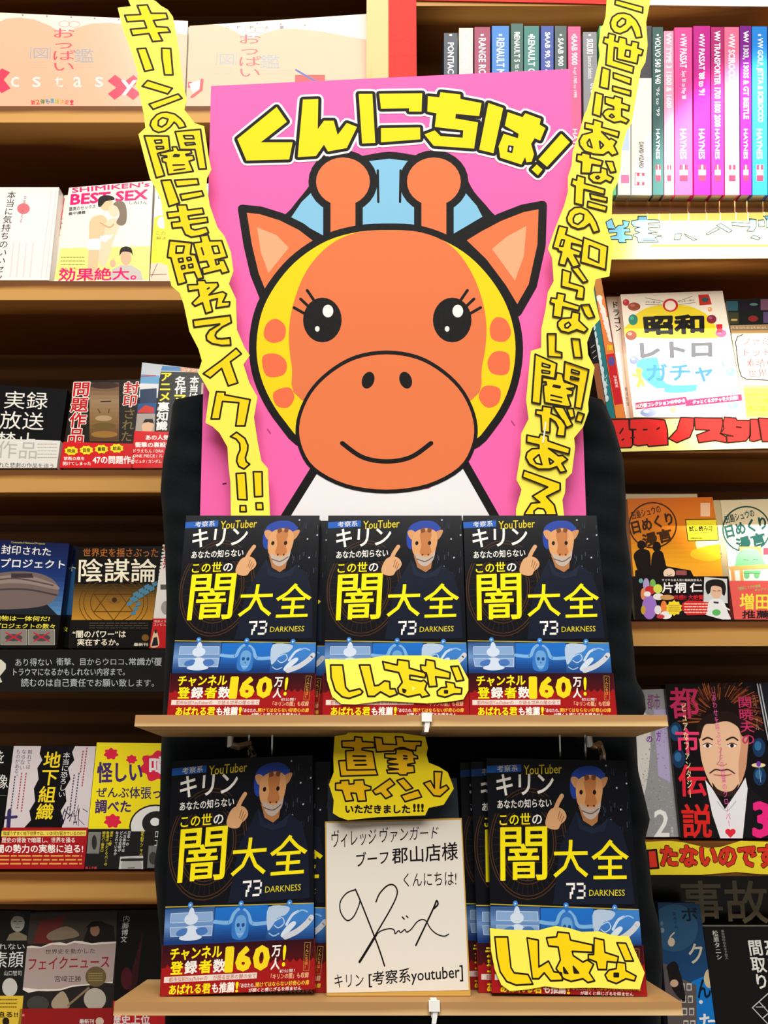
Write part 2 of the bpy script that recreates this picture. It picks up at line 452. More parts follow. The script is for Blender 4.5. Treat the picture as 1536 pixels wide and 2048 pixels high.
bookcase('bookcase', 'pine bookcase behind the right side, with car manuals on its upper shelf', xu1, 1.05,
         [row(-30, 12), row(424, 518), row(836, 905), row(1243, 1292), row(1686, 1752), row(ZR5, ZR5 + 60)], (xu0, xu1), (1.05, 1.08), (z_at(424, YS), MANZ - 0.0005))

# ------------------------------------------------------------------ display stand
TILT = R(12.5)
def frame(Y, py):
    O = Vector((0, Y, z_at(py, Y)))
    Yd = Vector((0, math.cos(TILT), -math.sin(TILT))); Zd = Vector((0, math.sin(TILT), math.cos(TILT)))
    return O, Yd, Zd
F1 = frame(0.720, 1430); F2 = frame(0.708, 2004)
PY0, PSL = 0.843, 0.07
def panelY(z): return PY0 + PSL * (z - CAM.z)
def on_panel(px, py):
    d = ray(px, py); t = PY0 / (d.y - PSL * d.z); return CAM + d * t
stand = thing('display_stand', 'freestanding wooden tiered display stand with two tilted shelves of black paperbacks', 'display stand', Matrix.Translation((0, 0.86, 0)))
def spart(nm, mb, mat, M):
    o = mb.obj(nm, mat); o.parent = stand; o.matrix_world = M; return o
zt_ = on_panel(768, 810).z; b = MB()
P_ = []
for z in (0.02, zt_):
    for y in (0.006, 0.016):
        for x in (-0.2, 0.2): P_.append((x, panelY(z) + y, z))
for q in ((0, 1, 5, 4), (2, 6, 7, 3), (0, 4, 6, 2), (1, 3, 7, 5), (4, 5, 7, 6), (0, 2, 3, 1)): b.face([P_[i] for i in q], (90, 60, 30))
spart('back_board', b, M_BACK, Matrix.Identity(4))
b = MB(); b.box(-0.22, 0.22, 0.62, 0.98, 0.0, 0.03); spart('foot', b, M_BACK, Matrix.Identity(4))
SH = []
for (O, Yd, Zd), (l, r, y) in ((F1, (271, 1334, 1432)), (F2, (229, 1363, 2006))):
    xl, xr = x_at(l, y, O.y), x_at(r, y, O.y)
    M = Matrix(((1, Yd.x, Zd.x, O.x), (0, Yd.y, Zd.y, O.y), (0, Yd.z, Zd.z, O.z), (0, 0, 0, 1)))
    b = MB(); b.prism([(xl, 0.0), (xr, 0.0), (xr, 0.098), (xl, 0.098)], -0.0095, 0, (200, 170, 120))
    SH.append((spart('shelf', b, M_PLY, M), M, xl, xr))
# chrome hooks under the upper shelf
for px in (466, 1171):
    O, Yd, Zd = F1
    o3 = O + Yd * 0.062; X = x_at(px, 1462, o3.y)
    pts = [Vector((X, o3.y - 0.012, o3.z - 0.011)), Vector((X, o3.y - 0.014, o3.z - 0.018)), Vector((X + 0.006, o3.y - 0.006, o3.z - 0.021)), Vector((X + 0.014, o3.y + 0.006, o3.z - 0.020)), Vector((X + 0.018, o3.y + 0.012, o3.z - 0.030)), Vector((X + 0.018, o3.y + 0.012, o3.z - 0.040))]
    def tube(mb, pts, r, n=10):
        rings = []
        for i, p in enumerate(pts):
            d = (pts[min(i + 1, len(pts) - 1)] - pts[max(i - 1, 0)]).normalized()
            a = d.cross(Vector((0.3, 0.9, 0.2))).normalized(); c = d.cross(a)
            rings.append([p + a * r * math.cos(2 * math.pi * k / n) + c * r * math.sin(2 * math.pi * k / n) for k in range(n)])
        for i in range(len(rings) - 1):
            for k in range(n):
                mb.face([rings[i][k], rings[i][(k + 1) % n], rings[i + 1][(k + 1) % n], rings[i + 1][k]], (200, 200, 200))
        mb.face(rings[0][::-1], (200, 200, 200)); mb.face(rings[-1], (200, 200, 200))
    b = MB(); tube(b, pts, 0.0032); h = spart('hook', b, M_CHROME, Matrix.Identity(4))
    for dx in (0.012, 0.034) if px < 700 else (-0.022, 0.002):
        b = MB(); x0 = X + dx; b.box(x0, x0 + 0.0016, o3.y + 0.014, o3.y + 0.016, o3.z - 0.045, o3.z - 0.009)
        spart('slot_rail', b, M_CHROME, Matrix.Identity(4))
# black fabric pulled over the stand
left = [(785, 420), (792, 372), (800, 346), (850, 341), (920, 326), (980, 321), (1040, 326), (1100, 330), (1200, 333), (1300, 331), (1400, 327), (1500, 322), (1600, 320), (1680, 316), (1730, 308), (1780, 312), (1900, 322), (2000, 330), (2120, 330), (2300, 330)]
right = [(785, 1150), (792, 1195), (800, 1206), (850, 1228), (920, 1247), (1000, 1252), (1060, 1252), (1120, 1261), (1180, 1266), (1240, 1262), (1300, 1268), (1360, 1272), (1385, 1288), (1420, 1292), (1460, 1272), (1540, 1276), (1590, 1288), (1640, 1300), (1680, 1290), (1740, 1300), (1800, 1306), (1860, 1322), (1920, 1326), (2000, 1322), (2300, 1320)]
def interp(tab, y):
    for (a, xa), (c, xc) in zip(tab, tab[1:]):
        if a <= y <= c: return xa + (xc - xa) * (y - a) / (c - a)
    return tab[-1][1] if y > tab[-1][0] else tab[0][1]
rows_ = []
NF = 44
ys = [785 + (2300 - 785) * i / 110 for i in range(111)]
for i, y in enumerate(ys):
    A, Bp = on_panel(interp(left, y), y), on_panel(interp(right, y), y)
    loop = []
    for k in range(NF):
        t = k / (NF - 1); x = A.x + (Bp.x - A.x) * (0.5 - 0.5 * math.cos(math.pi * t)) if False else A.x + (Bp.x - A.x) * t
        e = min(t, 1 - t) * (Bp.x - A.x)
        d = 0.012 * min(1.0, math.sqrt(max(0, 1 - (1 - min(e, 0.03) / 0.03) ** 2)))
        if i < 3: d *= (i + 0.3) / 3.3
        wr = 0.0022 * math.sin(y * 0.045 + 14 * t + 2.0 * math.sin(y * 0.02)) + 0.0016 * math.sin(y * 0.11 - 30 * t)
        loop.append(Vector((x, A.y - d + wr * min(1, e / 0.02), A.z)))
    for k in range(NF):
        t = 1 - k / (NF - 1); x = A.x + (Bp.x - A.x) * t
        e = min(t, 1 - t) * (Bp.x - A.x)
        loop.append(Vector((x, A.y + 0.012 + 0.026 * min(1.0, math.sqrt(max(0, 1 - (1 - min(e, 0.03) / 0.03) ** 2))), A.z)))
    rows_.append(loop)
b = MB(); n2_ = 2 * NF
for i in range(len(rows_) - 1):
    for k in range(n2_):
        b.face([rows_[i][k], rows_[i + 1][k], rows_[i + 1][(k + 1) % n2_], rows_[i][(k + 1) % n2_]], (20, 20, 20))
b.face(rows_[0], (20, 20, 20))
cl = b.obj('fabric_cover', M_CLOTH)
import bmesh
bm = bmesh.new(); bm.from_mesh(cl.data); bmesh.ops.remove_doubles(bm, verts=bm.verts, dist=0.00005)
for f in bm.faces: f.smooth = True
bm.to_mesh(cl.data); bm.free()
tag(cl, 'black knit fabric draped over the display stand behind the pink poster', 'fabric')

# ------------------------------------------------------------------ pink poster board (generic cartoon giraffe, hand painted)
BP = Plane((0, 0.822, CAM.z), R(1.2))
def pxtf(pl, o=(0, 0)): return lambda x, y: (pl.uv(x, y)[0] - o[0], pl.uv(x, y)[1] - o[1])
o = BP.uv(786, 1075)
tf = pxtf(BP, o)
root = thing('poster_board', 'pink painted corrugated board with a cartoon giraffe head and yellow Japanese greeting', 'poster', BP.matrix(*o))
quad = [tf(399, 1075), tf(1174, 1075), tf(1140, 138), tf(422, 172)]
b = MB(); b.sheet(quad, -0.005, 0, (244, 104, 178), (222, 178, 170)); b.obj('board', M_PAINT, root)
K = (14, 13, 14); PK = (244, 104, 178); OR = (228, 120, 72); YL = (240, 212, 16); BL_ = (132, 192, 226)
a = Art(tf, quad)
a.at(400, 140, 1.969)
a.poly([(330, 1800), (455, 1590), (600, 1650), (745, 1665), (900, 1650), (1035, 1560), (1165, 1800)], (236, 236, 240))
a.line([(310, 1800), (450, 1575)], 34, K); a.line([(1040, 1545), (1185, 1800)], 34, K)
# rounded blue mane
mane = [(330, 600), (360, 545), (420, 470), (470, 400), (560, 350), (640, 338), (745, 322), (850, 336), (940, 350), (1030, 400), (1080, 480), (1140, 550), (1160, 600), (1000, 690), (745, 640), (480, 700)]
a.poly(mane, K, True)
a.poly([(358, 582), (400, 520), (452, 470), (500, 400), (600, 366), (745, 350), (890, 366), (1000, 410), (1040, 478), (1090, 535), (1112, 578), (990, 650), (745, 620), (500, 660)], BL_)
for cx in (620, 700, 790, 870): a.line([(cx, 400 - abs(cx - 745) * .1), (cx + (cx - 745) * -.05, 520)], 9, K)
# ears
for sx, pts in ((1, [(165, 545), (240, 553), (320, 578), (400, 618), (470, 672), (385, 745), (315, 825), (255, 905), (215, 805), (188, 690)]), (-1, [(1350, 530), (1270, 545), (1180, 580), (1100, 622), (1025, 668), (1115, 755), (1190, 855), (1250, 955), (1310, 850), (1345, 690)])):
    a.poly(pts, OR); a.line(pts, 32, K, False, True)
a.poly([(225, 620), (300, 650), (350, 700), (270, 800), (240, 720)], (246, 170, 128))
a.poly([(1285, 615), (1210, 655), (1150, 705), (1240, 830), (1275, 735)], (246, 170, 128))
# ossicones
for cx in (563, 921):
    a.poly([(cx - 78, 500), (cx + 78, 500), (cx + 78, 690), (cx - 78, 690)], K)
    a.ell(cx, 440, 136, 124, K)
    a.poly([(cx - 49, 480), (cx + 49, 480), (cx + 49, 690), (cx - 49, 690)], OR); a.ell(cx, 440, 106, 95, OR)
# head
head = [(745, 605), (860, 612), (975, 650), (1080, 715), (1170, 810), (1235, 920), (1268, 1040), (1268, 1160), (1235, 1290), (1165, 1410), (1060, 1505), (745, 1600), (420, 1500), (310, 1400), (235, 1280), (198, 1160), (196, 1040), (225, 920), (290, 810), (375, 720), (490, 648), (620, 612)]
a.poly(head, K, True)
head2 = [(745 + (x - 733) * 0.945 - 12, 1080 + (y - 1080) * 0.945) for x, y in head]
a.poly(head2, YL, True)
face_ = [(745, 632), (870, 640), (985, 690), (1065, 790), (1115, 920), (1128, 1040), (1110, 1170), (1070, 1300), (745, 1400), (400, 1300), (362, 1170), (350, 1040), (368, 920), (420, 790), (510, 690), (620, 640)]
a.poly(face_, OR, True)
for pts in ([(262, 1000), (300, 980), (336, 1010), (330, 1060), (285, 1075), (252, 1050)], [(246, 1130), (300, 1118), (340, 1150), (330, 1200), (262, 1205)], [(290, 1270), (350, 1250), (372, 1290), (345, 1330), (300, 1320)],
            [(1205, 985), (1165, 975), (1142, 1010), (1150, 1060), (1200, 1070), (1225, 1035)], [(1215, 1120), (1160, 1110), (1132, 1150), (1150, 1195), (1212, 1195)], [(1180, 1255), (1120, 1245), (1098, 1290), (1130, 1330), (1175, 1312)]):
    a.poly(pts, (236, 112, 72), True)
# eyes with lashes and catch lights
for cx, s_ in ((482, -1), (993, 1)):
    a.ell(cx, 985, 76, 88, K); a.ell(cx + 22, 950, 21, 25, (240, 240, 236)); a.ell(cx - 20, 1020, 9, 11, (240, 240, 236))
    for q in (0, 1, 2): a.line([(cx + s_ * (30 + q * 20), 912 + q * 24), (cx + s_ * (60 + q * 26), 868 + q * 34)], 11, K)
# muzzle
mz = [(735, 1105), (860, 1125), (965, 1185), (1045, 1270), (1090, 1380), (1085, 1480), (1030, 1575), (900, 1645), (735, 1668), (570, 1645), (440, 1575), (385, 1480), (380, 1380), (425, 1270), (505, 1185), (610, 1125)]
a.poly(mz, K, True); a.poly([(735 + (x - 735) * .96, 1388 + (y - 1388) * .945) for x, y in mz], (230, 122, 72), True)
a.ell(662, 1222, 24, 34, K, 0.35); a.ell(810, 1222, 24, 34, K, -0.35)
a.line([(560, 1470), (640, 1525), (735, 1542), (830, 1525), (910, 1470)], 18, K, True)
# greeting
j = lambda L: [(460 + x / 4.389, 170 + y / 4.389) for x, y in L]
k_ = lambda L: [(800 + x / 4.389, 170 + y / 4.389) for x, y in L]
a.at(0, 0, 1)
greet = [j([(410, 195), (500, 325), (270, 505), (550, 505), (520, 655), (145, 665), (65, 475)]),
         j([(640, 130), (775, 125), (770, 390), (825, 315), (910, 315), (945, 440), (1025, 335), (1115, 370), (1025, 555), (860, 585), (825, 525), (755, 625), (595, 635)]),
         j([(1130, 80), (1250, 80), (1275, 510), (1160, 515)]),
         [(758.5, 188), (844.4, 187), (843, 223.5), (818, 223.5), (818, 217), (762, 218)], [(762, 256.6), (840, 255.4), (840.6, 279), (762, 285)],
         k_([(245, 100), (345, 110), (355, 65), (530, 85), (530, 125), (715, 160), (695, 275), (490, 255), (485, 295), (685, 330), (650, 560), (295, 535), (215, 435), (305, 400), (355, 450), (550, 465), (555, 400), (305, 370), (320, 250), (240, 235)]),
         k_([(775, 160), (905, 205), (820, 600), (695, 570)]),
         k_([(945, 240), (1075, 285), (1100, 250), (1235, 300), (1225, 350), (1275, 380), (1230, 490), (1180, 470), (1150, 520), (1175, 610), (1155, 675), (1110, 680), (1098, 635), (1065, 700), (880, 640), (865, 540), (910, 430), (1035, 470), (1040, 430), (920, 360)]),
         k_([(1415, 430), (1490, 505), (1290, 720), (1215, 655)]), k_([(1200, 700), (1250, 745), (1210, 795), (1155, 745)])]
WH = (246, 236, 240)
for q in greet: a._ribbon([a.P(p) for p in q], 21 * a.sc(q[0]), WH, True, up=False)
a.up()
for q in greet: a._ribbon([a.P(p) for p in q], 12.5 * a.sc(q[0]), K, True, up=False)
a.up()
for q in greet: a.poly(q, (244, 216, 14))
a.poly(k_([(950, 530), (998, 538), (985, 600), (940, 590)]), K); a.ell(*k_([(968, 563)])[0], 2.2, 4, WH)
a.line(k_([(365, 415), (520, 425)]), 3.6, WH); a.line(k_([(895, 393), (985, 424)]), 3.6, WH)
for x, y in ((1085, 972), (449, 968)): a.line([(x - 3, y), (x + 3, y - 1)], 2.5, K)
for x, y in ((538, 862), (1026, 846)): a.line([(x - 3, y - 4), (x + 3, y + 4)], 2.5, (190, 70, 130))
b = MB(); a.emit(b); b.obj('painting', M_PAINT, root)

# ------------------------------------------------------------------ yellow hand-lettered paper
PAPER = (250, 240, 88); INK = (26, 16, 8); MARK = (252, 214, 0)
def cut_sign(name, label, pl, outline, draw, cat='sign', thick=0.0005, paper=PAPER, side=None, group=None):
    cx = sum(p[0] for p in outline) / len(outline); by = max(p[1] for p in outline)
    o = pl.uv(cx, by); tf = pxtf(pl, o); poly = [tf(*p) for p in outline]
    b = MB(); b.sheet(poly, 0, thick, paper, side or tuple(int(c * .85) for c in paper))
    a = Art(tf); draw(a); a.emit(b, thick)
    ob = b.obj(name, M_MATTE, None, pl.matrix(*o)); return tag(ob, label, cat, group)
STRIP = Plane((0, 0.806, CAM.z), R(0.6))
lo = [(235.6, 16), (262, 13), (257, 1), (285, -10), (312, 3), (322, 12), (336, 20), (346, 34), (352, 65), (358, 100), (361, 130), (366, 165), (374, 200), (369, 220), (390, 247), (408.4, 252.8), (418, 318), (423, 340), (414, 357), (413, 372), (420, 412), (435, 455), (449, 472), (462, 505), (467, 543), (458, 568), (472, 598), (474, 660), (490, 697), (500, 711), (487, 729), (499, 766), (515, 794), (508, 835), (516, 887), (523, 922), (536, 937), (540, 1029), (541, 1033), (462, 1033), (461, 965), (457, 930), (455, 894), (439, 866), (425, 853), (411, 846), (419, 785), (407, 763), (396, 746), (404, 722), (397, 698), (379, 663), (368, 611), (360, 587), (343, 572), (337, 546), (333, 500), (330, 455), (322, 399), (309, 373), (300, 357), (289, 316), (277, 269), (291, 256), (288, 230), (285, 215), (277, 182), (271, 172), (277, 152), (265, 111), (246, 59)]
def draw_left(a):
    HC = PAPER
    def let(sh, holes=(), bars=()):
        a.letters(sh, MARK, INK, 3.5 * a.crop[2], holes, HC)
        for q in bars: a.line(q, 3.4 * a.crop[2], INK)
    a.at(220, 0, 7.68)
    let([[(420, 90), (575, 80), (635, 210), (865, 210), (890, 295), (670, 320), (715, 415), (885, 425), (930, 500), (745, 510), (810, 630), (655, 645), (600, 520), (350, 550), (315, 455), (565, 435), (525, 325), (265, 340), (228, 240), (475, 228)],
         [(418, 755), (552, 745), (672, 1075), (535, 1100)], [(795, 745), (935, 750), (970, 1155), (840, 1155), (800, 900)],
         [(580, 1240), (960, 1360), (890, 1448), (495, 1330)], [(1050, 1448), (1110, 1515), (665, 1685), (600, 1605)]])
    a.at(260, 230, 7.68)
    let([[(310, 160), (330, 90), (410, 0), (480, -32), (563, -41), (690, -10), (780, 60), (830, 120), (860, 185), (755, 210), (720, 150), (680, 115), (620, 190), (540, 250), (440, 275), (360, 240)]], [[(500, 45), (585, 70), (560, 140), (490, 190), (435, 165), (440, 90)]])
    let([[(220, 325), (595, 330), (620, 545), (425, 595), (535, 935), (405, 970)], [(695, 260), (1085, 225), (1175, 830), (1060, 835), (1000, 535), (770, 535)],
         [(650, 495), (720, 495), (740, 545), (935, 545), (950, 590), (860, 610), (870, 630), (970, 625), (990, 690), (910, 715), (975, 870), (590, 920), (550, 735), (505, 725), (490, 665), (570, 655), (565, 635), (470, 625), (470, 590), (660, 550)]],
        [[(380, 395), (485, 390), (490, 430), (400, 440)], [(405, 490), (515, 490), (520, 520), (420, 530)], [(825, 325), (970, 325), (985, 370), (850, 370)], [(845, 435), (985, 430), (1005, 455), (865, 470)], [(670, 640), (690, 615), (760, 620), (750, 640)]],
        [[(665, 775), (835, 770)], [(680, 855), (845, 830)]])
    let([[(480, 1010), (630, 1000), (765, 1355), (600, 1410)], [(685, 1005), (1040, 985), (1060, 1070), (720, 1105)], [(770, 1225), (1105, 1170), (1135, 1245), (800, 1315)]])
    let([[(725, 1390), (870, 1385), (890, 1465), (1115, 1435), (1140, 1520), (895, 1555), (910, 1610), (1185, 1575), (1200, 1650), (930, 1690), (945, 1750), (1000, 1770), (1175, 1730), (1210, 1810), (1080, 1860), (940, 1880), (850, 1840), (800, 1730), (655, 1745), (640, 1655), (770, 1640), (755, 1570), (590, 1590), (570, 1500), (745, 1485)]])
    a.at(320, 450, 7.68)
    let([[(150, 240), (490, 275), (470, 450), (545, 460), (670, 815), (580, 840), (530, 725), (370, 750), (410, 885), (280, 920), (170, 510), (115, 500)],
         [(620, 175), (740, 155), (770, 250), (950, 245), (1035, 495), (850, 540), (870, 615), (910, 600), (900, 555), (985, 545), (1060, 720), (955, 750), (930, 695), (665, 760), (650, 670), (755, 645), (720, 560), (600, 580), (515, 280), (640, 265)]],
        [[(255, 330), (375, 330), (355, 430), (250, 435)], [(285, 525), (350, 515), (360, 565), (300, 575)], [(415, 510), (470, 500), (485, 540), (430, 550)], [(330, 640), (380, 625), (390, 665), (340, 680)], [(440, 615), (500, 605), (510, 650), (450, 660)], [(800, 335), (885, 325), (920, 435), (835, 445)]],
        [[(640, 355), (672, 460)]])
    let([[(570, 860), (690, 855), (710, 895), (885, 890), (900, 940), (755, 1080), (965, 1030), (1025, 1065), (965, 1190), (1075, 1185), (1065, 1250), (860, 1280), (885, 1135), (770, 1165), (810, 1330), (705, 1365), (655, 1200), (540, 1250), (495, 1205), (605, 1095), (590, 1000), (440, 1020), (425, 925), (580, 920)]], (), [[(730, 988), (758, 972)]])
    let([[(510, 1465), (1080, 1390), (1100, 1500), (960, 1570), (870, 1650), (850, 1700), (880, 1745), (950, 1750), (1080, 1735), (1090, 1850), (950, 1855), (800, 1825), (720, 1770), (710, 1700), (760, 1620), (920, 1525), (525, 1575)]])
    a.at(360, 680, 5.69)
    let([[(640, 95), (700, 160), (575, 250), (660, 490), (550, 525), (475, 325), (345, 435), (265, 385), (470, 235)],
         [(415, 590), (515, 595), (510, 625), (800, 680), (740, 980), (635, 980), (670, 715), (485, 700), (450, 900), (355, 900)],
         [(645, 1050), (740, 1120), (775, 1200), (770, 1260), (745, 1340), (755, 1385), (795, 1415), (730, 1470), (670, 1440), (645, 1380), (655, 1320), (685, 1250), (680, 1180), (640, 1130), (575, 1100)],
         [(640, 1520), (745, 1515), (765, 1820), (660, 1815)], [(685, 1885), (750, 1885), (755, 1955), (685, 1955)], [(835, 1500), (935, 1500), (940, 1780), (850, 1785)], [(865, 1855), (940, 1855), (945, 1930), (870, 1930)]])
cut_sign('lettered_strip', 'long yellow cut-out paper strip hanging down the left side of the pink poster', STRIP, lo, draw_left)
ro = [(1214, -12), (1211, 33), (1206.6, 49), (1201, 57), (1197, 91), (1199, 111), (1195.5, 130), (1181, 193), (1173, 221), (1168, 230), (1160, 260), (1145, 305), (1143, 331), (1135.6, 354), (1135.6, 384), (1128, 412), (1109.5, 458), (1095.5, 498), (1104, 516), (1107, 563), (1095.5, 585), (1091, 619), (1082.6, 658), (1082, 696), (1061.5, 702), (1052, 800), (1057, 838), (1042, 868), (1041, 907), (1032.5, 959), (1043, 979), (1032, 1018), (1032, 1033), (1128, 1033), (1124.6, 1000), (1130, 985), (1131, 959), (1143.6, 946), (1150, 894), (1148, 876), (1166, 854), (1177, 823), (1176, 806), (1189, 735), (1176, 710), (1174, 685), (1185, 655), (1199.4, 639), (1190, 599), (1187, 580), (1191, 559), (1218.6, 553), (1226, 490), (1211, 450), (1210, 443), (1223, 434), (1225, 384), (1234.5, 367), (1241, 338), (1243, 300), (1253, 262), (1263, 247), (1272, 195), (1281.5, 141), (1290.6, 125), (1295, 91), (1292, 45.6), (1301, 0), (1304, -12)]
def draw_right(a):
    HC = PAPER
    def let(sh, holes=(), bars=()):
        a.letters(sh, MARK, INK, 3.5 * a.crop[2], holes, HC)
        for q in bars: a.line(q, 3.4 * a.crop[2], INK)
    a.at(1120, 0, 7.68)
    let([[(850, 0), (1270, 115), (1265, 205), (840, 75)],
         [(770, 350), (800, 270), (880, 215), (980, 205), (1080, 235), (1170, 320), (1230, 430), (1255, 575), (1165, 590), (1135, 500), (1095, 410), (1030, 480), (920, 525), (830, 500), (780, 430)]], [[(950, 285), (1005, 310), (1000, 370), (920, 425), (875, 400), (880, 350)]])
    let([[(745, 515), (850, 545), (835, 635), (890, 655), (905, 570), (1015, 600), (1020, 685), (1090, 705), (1100, 640), (1205, 660), (1190, 745), (1275, 775), (1250, 860), (1205, 850), (1180, 985), (870, 910), (880, 745), (835, 735), (820, 935), (1130, 1030), (1115, 1130), (700, 1000), (725, 690), (660, 660), (680, 575), (735, 590)]], [[(1010, 775), (1075, 785), (1065, 885), (995, 865)]])
    let([[(645, 1040), (765, 1080), (740, 1375), (605, 1340)], [(815, 1120), (1090, 1210), (1080, 1305), (815, 1205)], [(805, 1325), (1085, 1400), (1080, 1480), (805, 1400)]])
    let([[(540, 1425), (660, 1460), (620, 1800), (495, 1760)], [(690, 1490), (820, 1520), (835, 1480), (955, 1520), (945, 1590), (1065, 1630), (1050, 1710), (945, 1680), (945, 1790), (1055, 1850), (1015, 1905), (930, 1870), (830, 1890), (700, 1830), (650, 1760), (680, 1710), (740, 1680), (820, 1690), (820, 1645), (690, 1595)]], [[(755, 1790), (790, 1760), (830, 1800), (795, 1815)]])
    a.at(1090, 230, 7.68)
    let([[(615, 125), (735, 150), (745, 75), (880, 120), (865, 195), (1135, 265), (1120, 350), (865, 265), (985, 385), (1010, 365), (1095, 415), (1055, 480), (1115, 600), (1025, 630), (970, 570), (890, 620), (760, 610), (600, 560), (530, 470), (520, 400), (570, 310), (720, 270), (720, 235), (605, 210)]], [[(680, 380), (720, 510), (660, 480), (645, 430)], [(835, 410), (895, 470), (850, 520)]])
    let([[(490, 610), (555, 620), (565, 585), (690, 610), (690, 660), (885, 715), (860, 790), (720, 765), (705, 870), (690, 905), (550, 900), (560, 730), (480, 705)], [(855, 815), (945, 840), (955, 925), (1045, 970), (1005, 1045), (930, 1010), (850, 1055), (740, 1040), (670, 975), (670, 930), (740, 890), (850, 890)], [(925, 715), (1040, 725), (1085, 880), (1000, 890)]], [[(775, 965), (810, 945), (835, 970), (800, 990)]])
    let([[(490, 935), (610, 970), (605, 1060), (915, 1150), (905, 1230), (595, 1150), (580, 1395), (450, 1365), (460, 1100), (400, 1075), (420, 990), (480, 1010)], [(685, 1215), (950, 1280), (945, 1345), (700, 1290)], [(655, 1335), (945, 1415), (930, 1490), (645, 1415)]])
    let([[(330, 1590), (370, 1490), (450, 1430), (550, 1425), (650, 1470), (720, 1550), (780, 1650), (830, 1790), (740, 1815), (680, 1680), (600, 1740), (500, 1760), (400, 1720), (340, 1650)]], [[(530, 1520), (590, 1540), (580, 1620), (500, 1690), (435, 1660), (430, 1600), (460, 1545)]])
    a.at(1060, 450, 7.315)
    let([[(420, 20), (545, 50), (515, 145), (770, 245), (765, 315), (605, 275), (600, 350), (740, 405), (720, 465), (640, 445), (725, 600), (620, 625), (545, 490), (510, 600), (415, 580), (460, 400), (405, 385), (410, 360), (330, 335)], [(780, 190), (1130, 325), (1100, 660), (735, 550)]], [[(460, 225), (500, 230), (475, 320), (430, 315)], [(865, 310), (1010, 370), (1000, 560), (850, 490)]])
    let([[(600, 640), (700, 625), (840, 830), (770, 850)], [(470, 660), (595, 700), (570, 850), (770, 910), (790, 940), (775, 1090), (665, 1075), (690, 965), (455, 905)]])
    let([[(395, 1000), (510, 1025), (490, 1120), (720, 1195), (710, 1260), (475, 1205), (455, 1365), (330, 1345), (350, 1165), (290, 1145), (305, 1075), (385, 1085)], [(740, 1180), (860, 1170), (940, 1355), (850, 1375), (800, 1320)], [(610, 1275), (720, 1300), (710, 1405), (840, 1530), (790, 1580), (680, 1540), (560, 1585), (450, 1560), (400, 1490), (400, 1430), (460, 1375), (595, 1365)]], [[(505, 1465), (560, 1430), (590, 1470), (545, 1515), (510, 1510)]])
    let([[(250, 1600), (375, 1600), (370, 1850), (460, 1875), (460, 1945), (260, 1930)], [(600, 1670), (720, 1680), (755, 1950), (640, 1945)]])
    a.at(1020, 700, 6.025)
    let([[(300, 55), (560, 170), (535, 350), (385, 315), (360, 655), (260, 635)], [(655, 145), (945, 245), (855, 715), (775, 695), (805, 440), (640, 370)],
         [(560, 280), (625, 295), (650, 390), (780, 430), (770, 465), (680, 470), (755, 500), (745, 545), (690, 550), (730, 680), (690, 690), (415, 640), (400, 500), (400, 430), (435, 425), (430, 390), (385, 385), (390, 335), (545, 360)]],
        [[(385, 165), (480, 195), (470, 220), (385, 200)], [(380, 250), (475, 265), (470, 290), (385, 280)], [(740, 240), (830, 270), (825, 295), (735, 270)], [(730, 325), (825, 350), (820, 365), (725, 350)], [(525, 430), (600, 445), (595, 460), (515, 445)]],
        [[(490, 550), (620, 580)], [(490, 605), (615, 630)]])
    let([[(390, 680), (500, 700), (490, 770), (560, 800), (640, 860), (665, 920), (655, 1045), (555, 1035), (575, 940), (540, 870), (480, 830), (475, 1000), (380, 985), (370, 795), (305, 780), (310, 725), (385, 735)], [(515, 685), (640, 700), (750, 910), (680, 940)], [(680, 715), (755, 710), (775, 810), (720, 830)], [(815, 755), (890, 780), (855, 880), (785, 860)]])
    let([[(200, 1030), (345, 1060), (360, 1020), (455, 1045), (455, 1100), (715, 1190), (705, 1260), (460, 1190), (580, 1280), (630, 1275), (690, 1325), (620, 1370), (675, 1465), (600, 1480), (560, 1410), (470, 1440), (340, 1440), (230, 1380), (185, 1300), (200, 1240), (260, 1195), (345, 1190), (345, 1150), (195, 1115)]], [[(345, 1265), (380, 1385), (310, 1370), (280, 1320)], [(465, 1310), (520, 1350), (480, 1380)]])
    let([[(165, 1455), (600, 1610), (600, 1690), (435, 1770), (530, 1870), (560, 1990), (168, 1990), (180, 1960), (250, 1850), (355, 1840), (265, 1765), (450, 1655), (145, 1535)]], [[(285, 1945), (330, 1910), (400, 1920), (425, 1960), (424, 1990), (288, 1990)]])
cut_sign('lettered_strip', 'long yellow cut-out paper strip hanging down the right side of the pink poster', STRIP, ro, draw_right)
b = MB(); tpl = STRIP; o = STRIP.uv(1088, 866)
b.box(-0.0008, 0.0008, -0.011, 0.011, 0.0007, 0.0022, (250, 248, 235))
t_ = b.obj('cable_tie', M_TIE, None, STRIP.matrix(*o) @ Matrix.Rotation(-0.16, 4, 'Z')); tag(t_, 'short white plastic tie pinning the right yellow strip to the pink poster', 'cable tie')
# ------------------------------------------------------------------ the black-and-yellow paperbacks on the display
import numpy as np
def homography(src, dst):
    A = []; B = []
    for (x, y), (u, v) in zip(src, dst):
        A += [[x, y, 1, 0, 0, 0, -u * x, -u * y], [0, 0, 0, x, y, 1, -v * x, -v * y]]; B += [u, v]
    h = np.linalg.solve(np.array(A, float), np.array(B, float))
    def f(x, y):
        w = h[6] * x + h[7] * y + 1; return ((h[0] * x + h[1] * y + h[2]) / w, (h[3] * x + h[4] * y + h[5]) / w)
    return f
BW, BH, BT = 0.128, 0.188, 0.0125
hf = homography([(932.2, 1021.3), (1195.6, 1035.4), (1232.4, 1428.6), (941, 1428.6)], [(-BW / 2, BH), (BW / 2, BH), (BW / 2, 0), (-BW / 2, 0)])
quad = [(-BW / 2, 0), (BW / 2, 0), (BW / 2, BH), (-BW / 2, BH)]
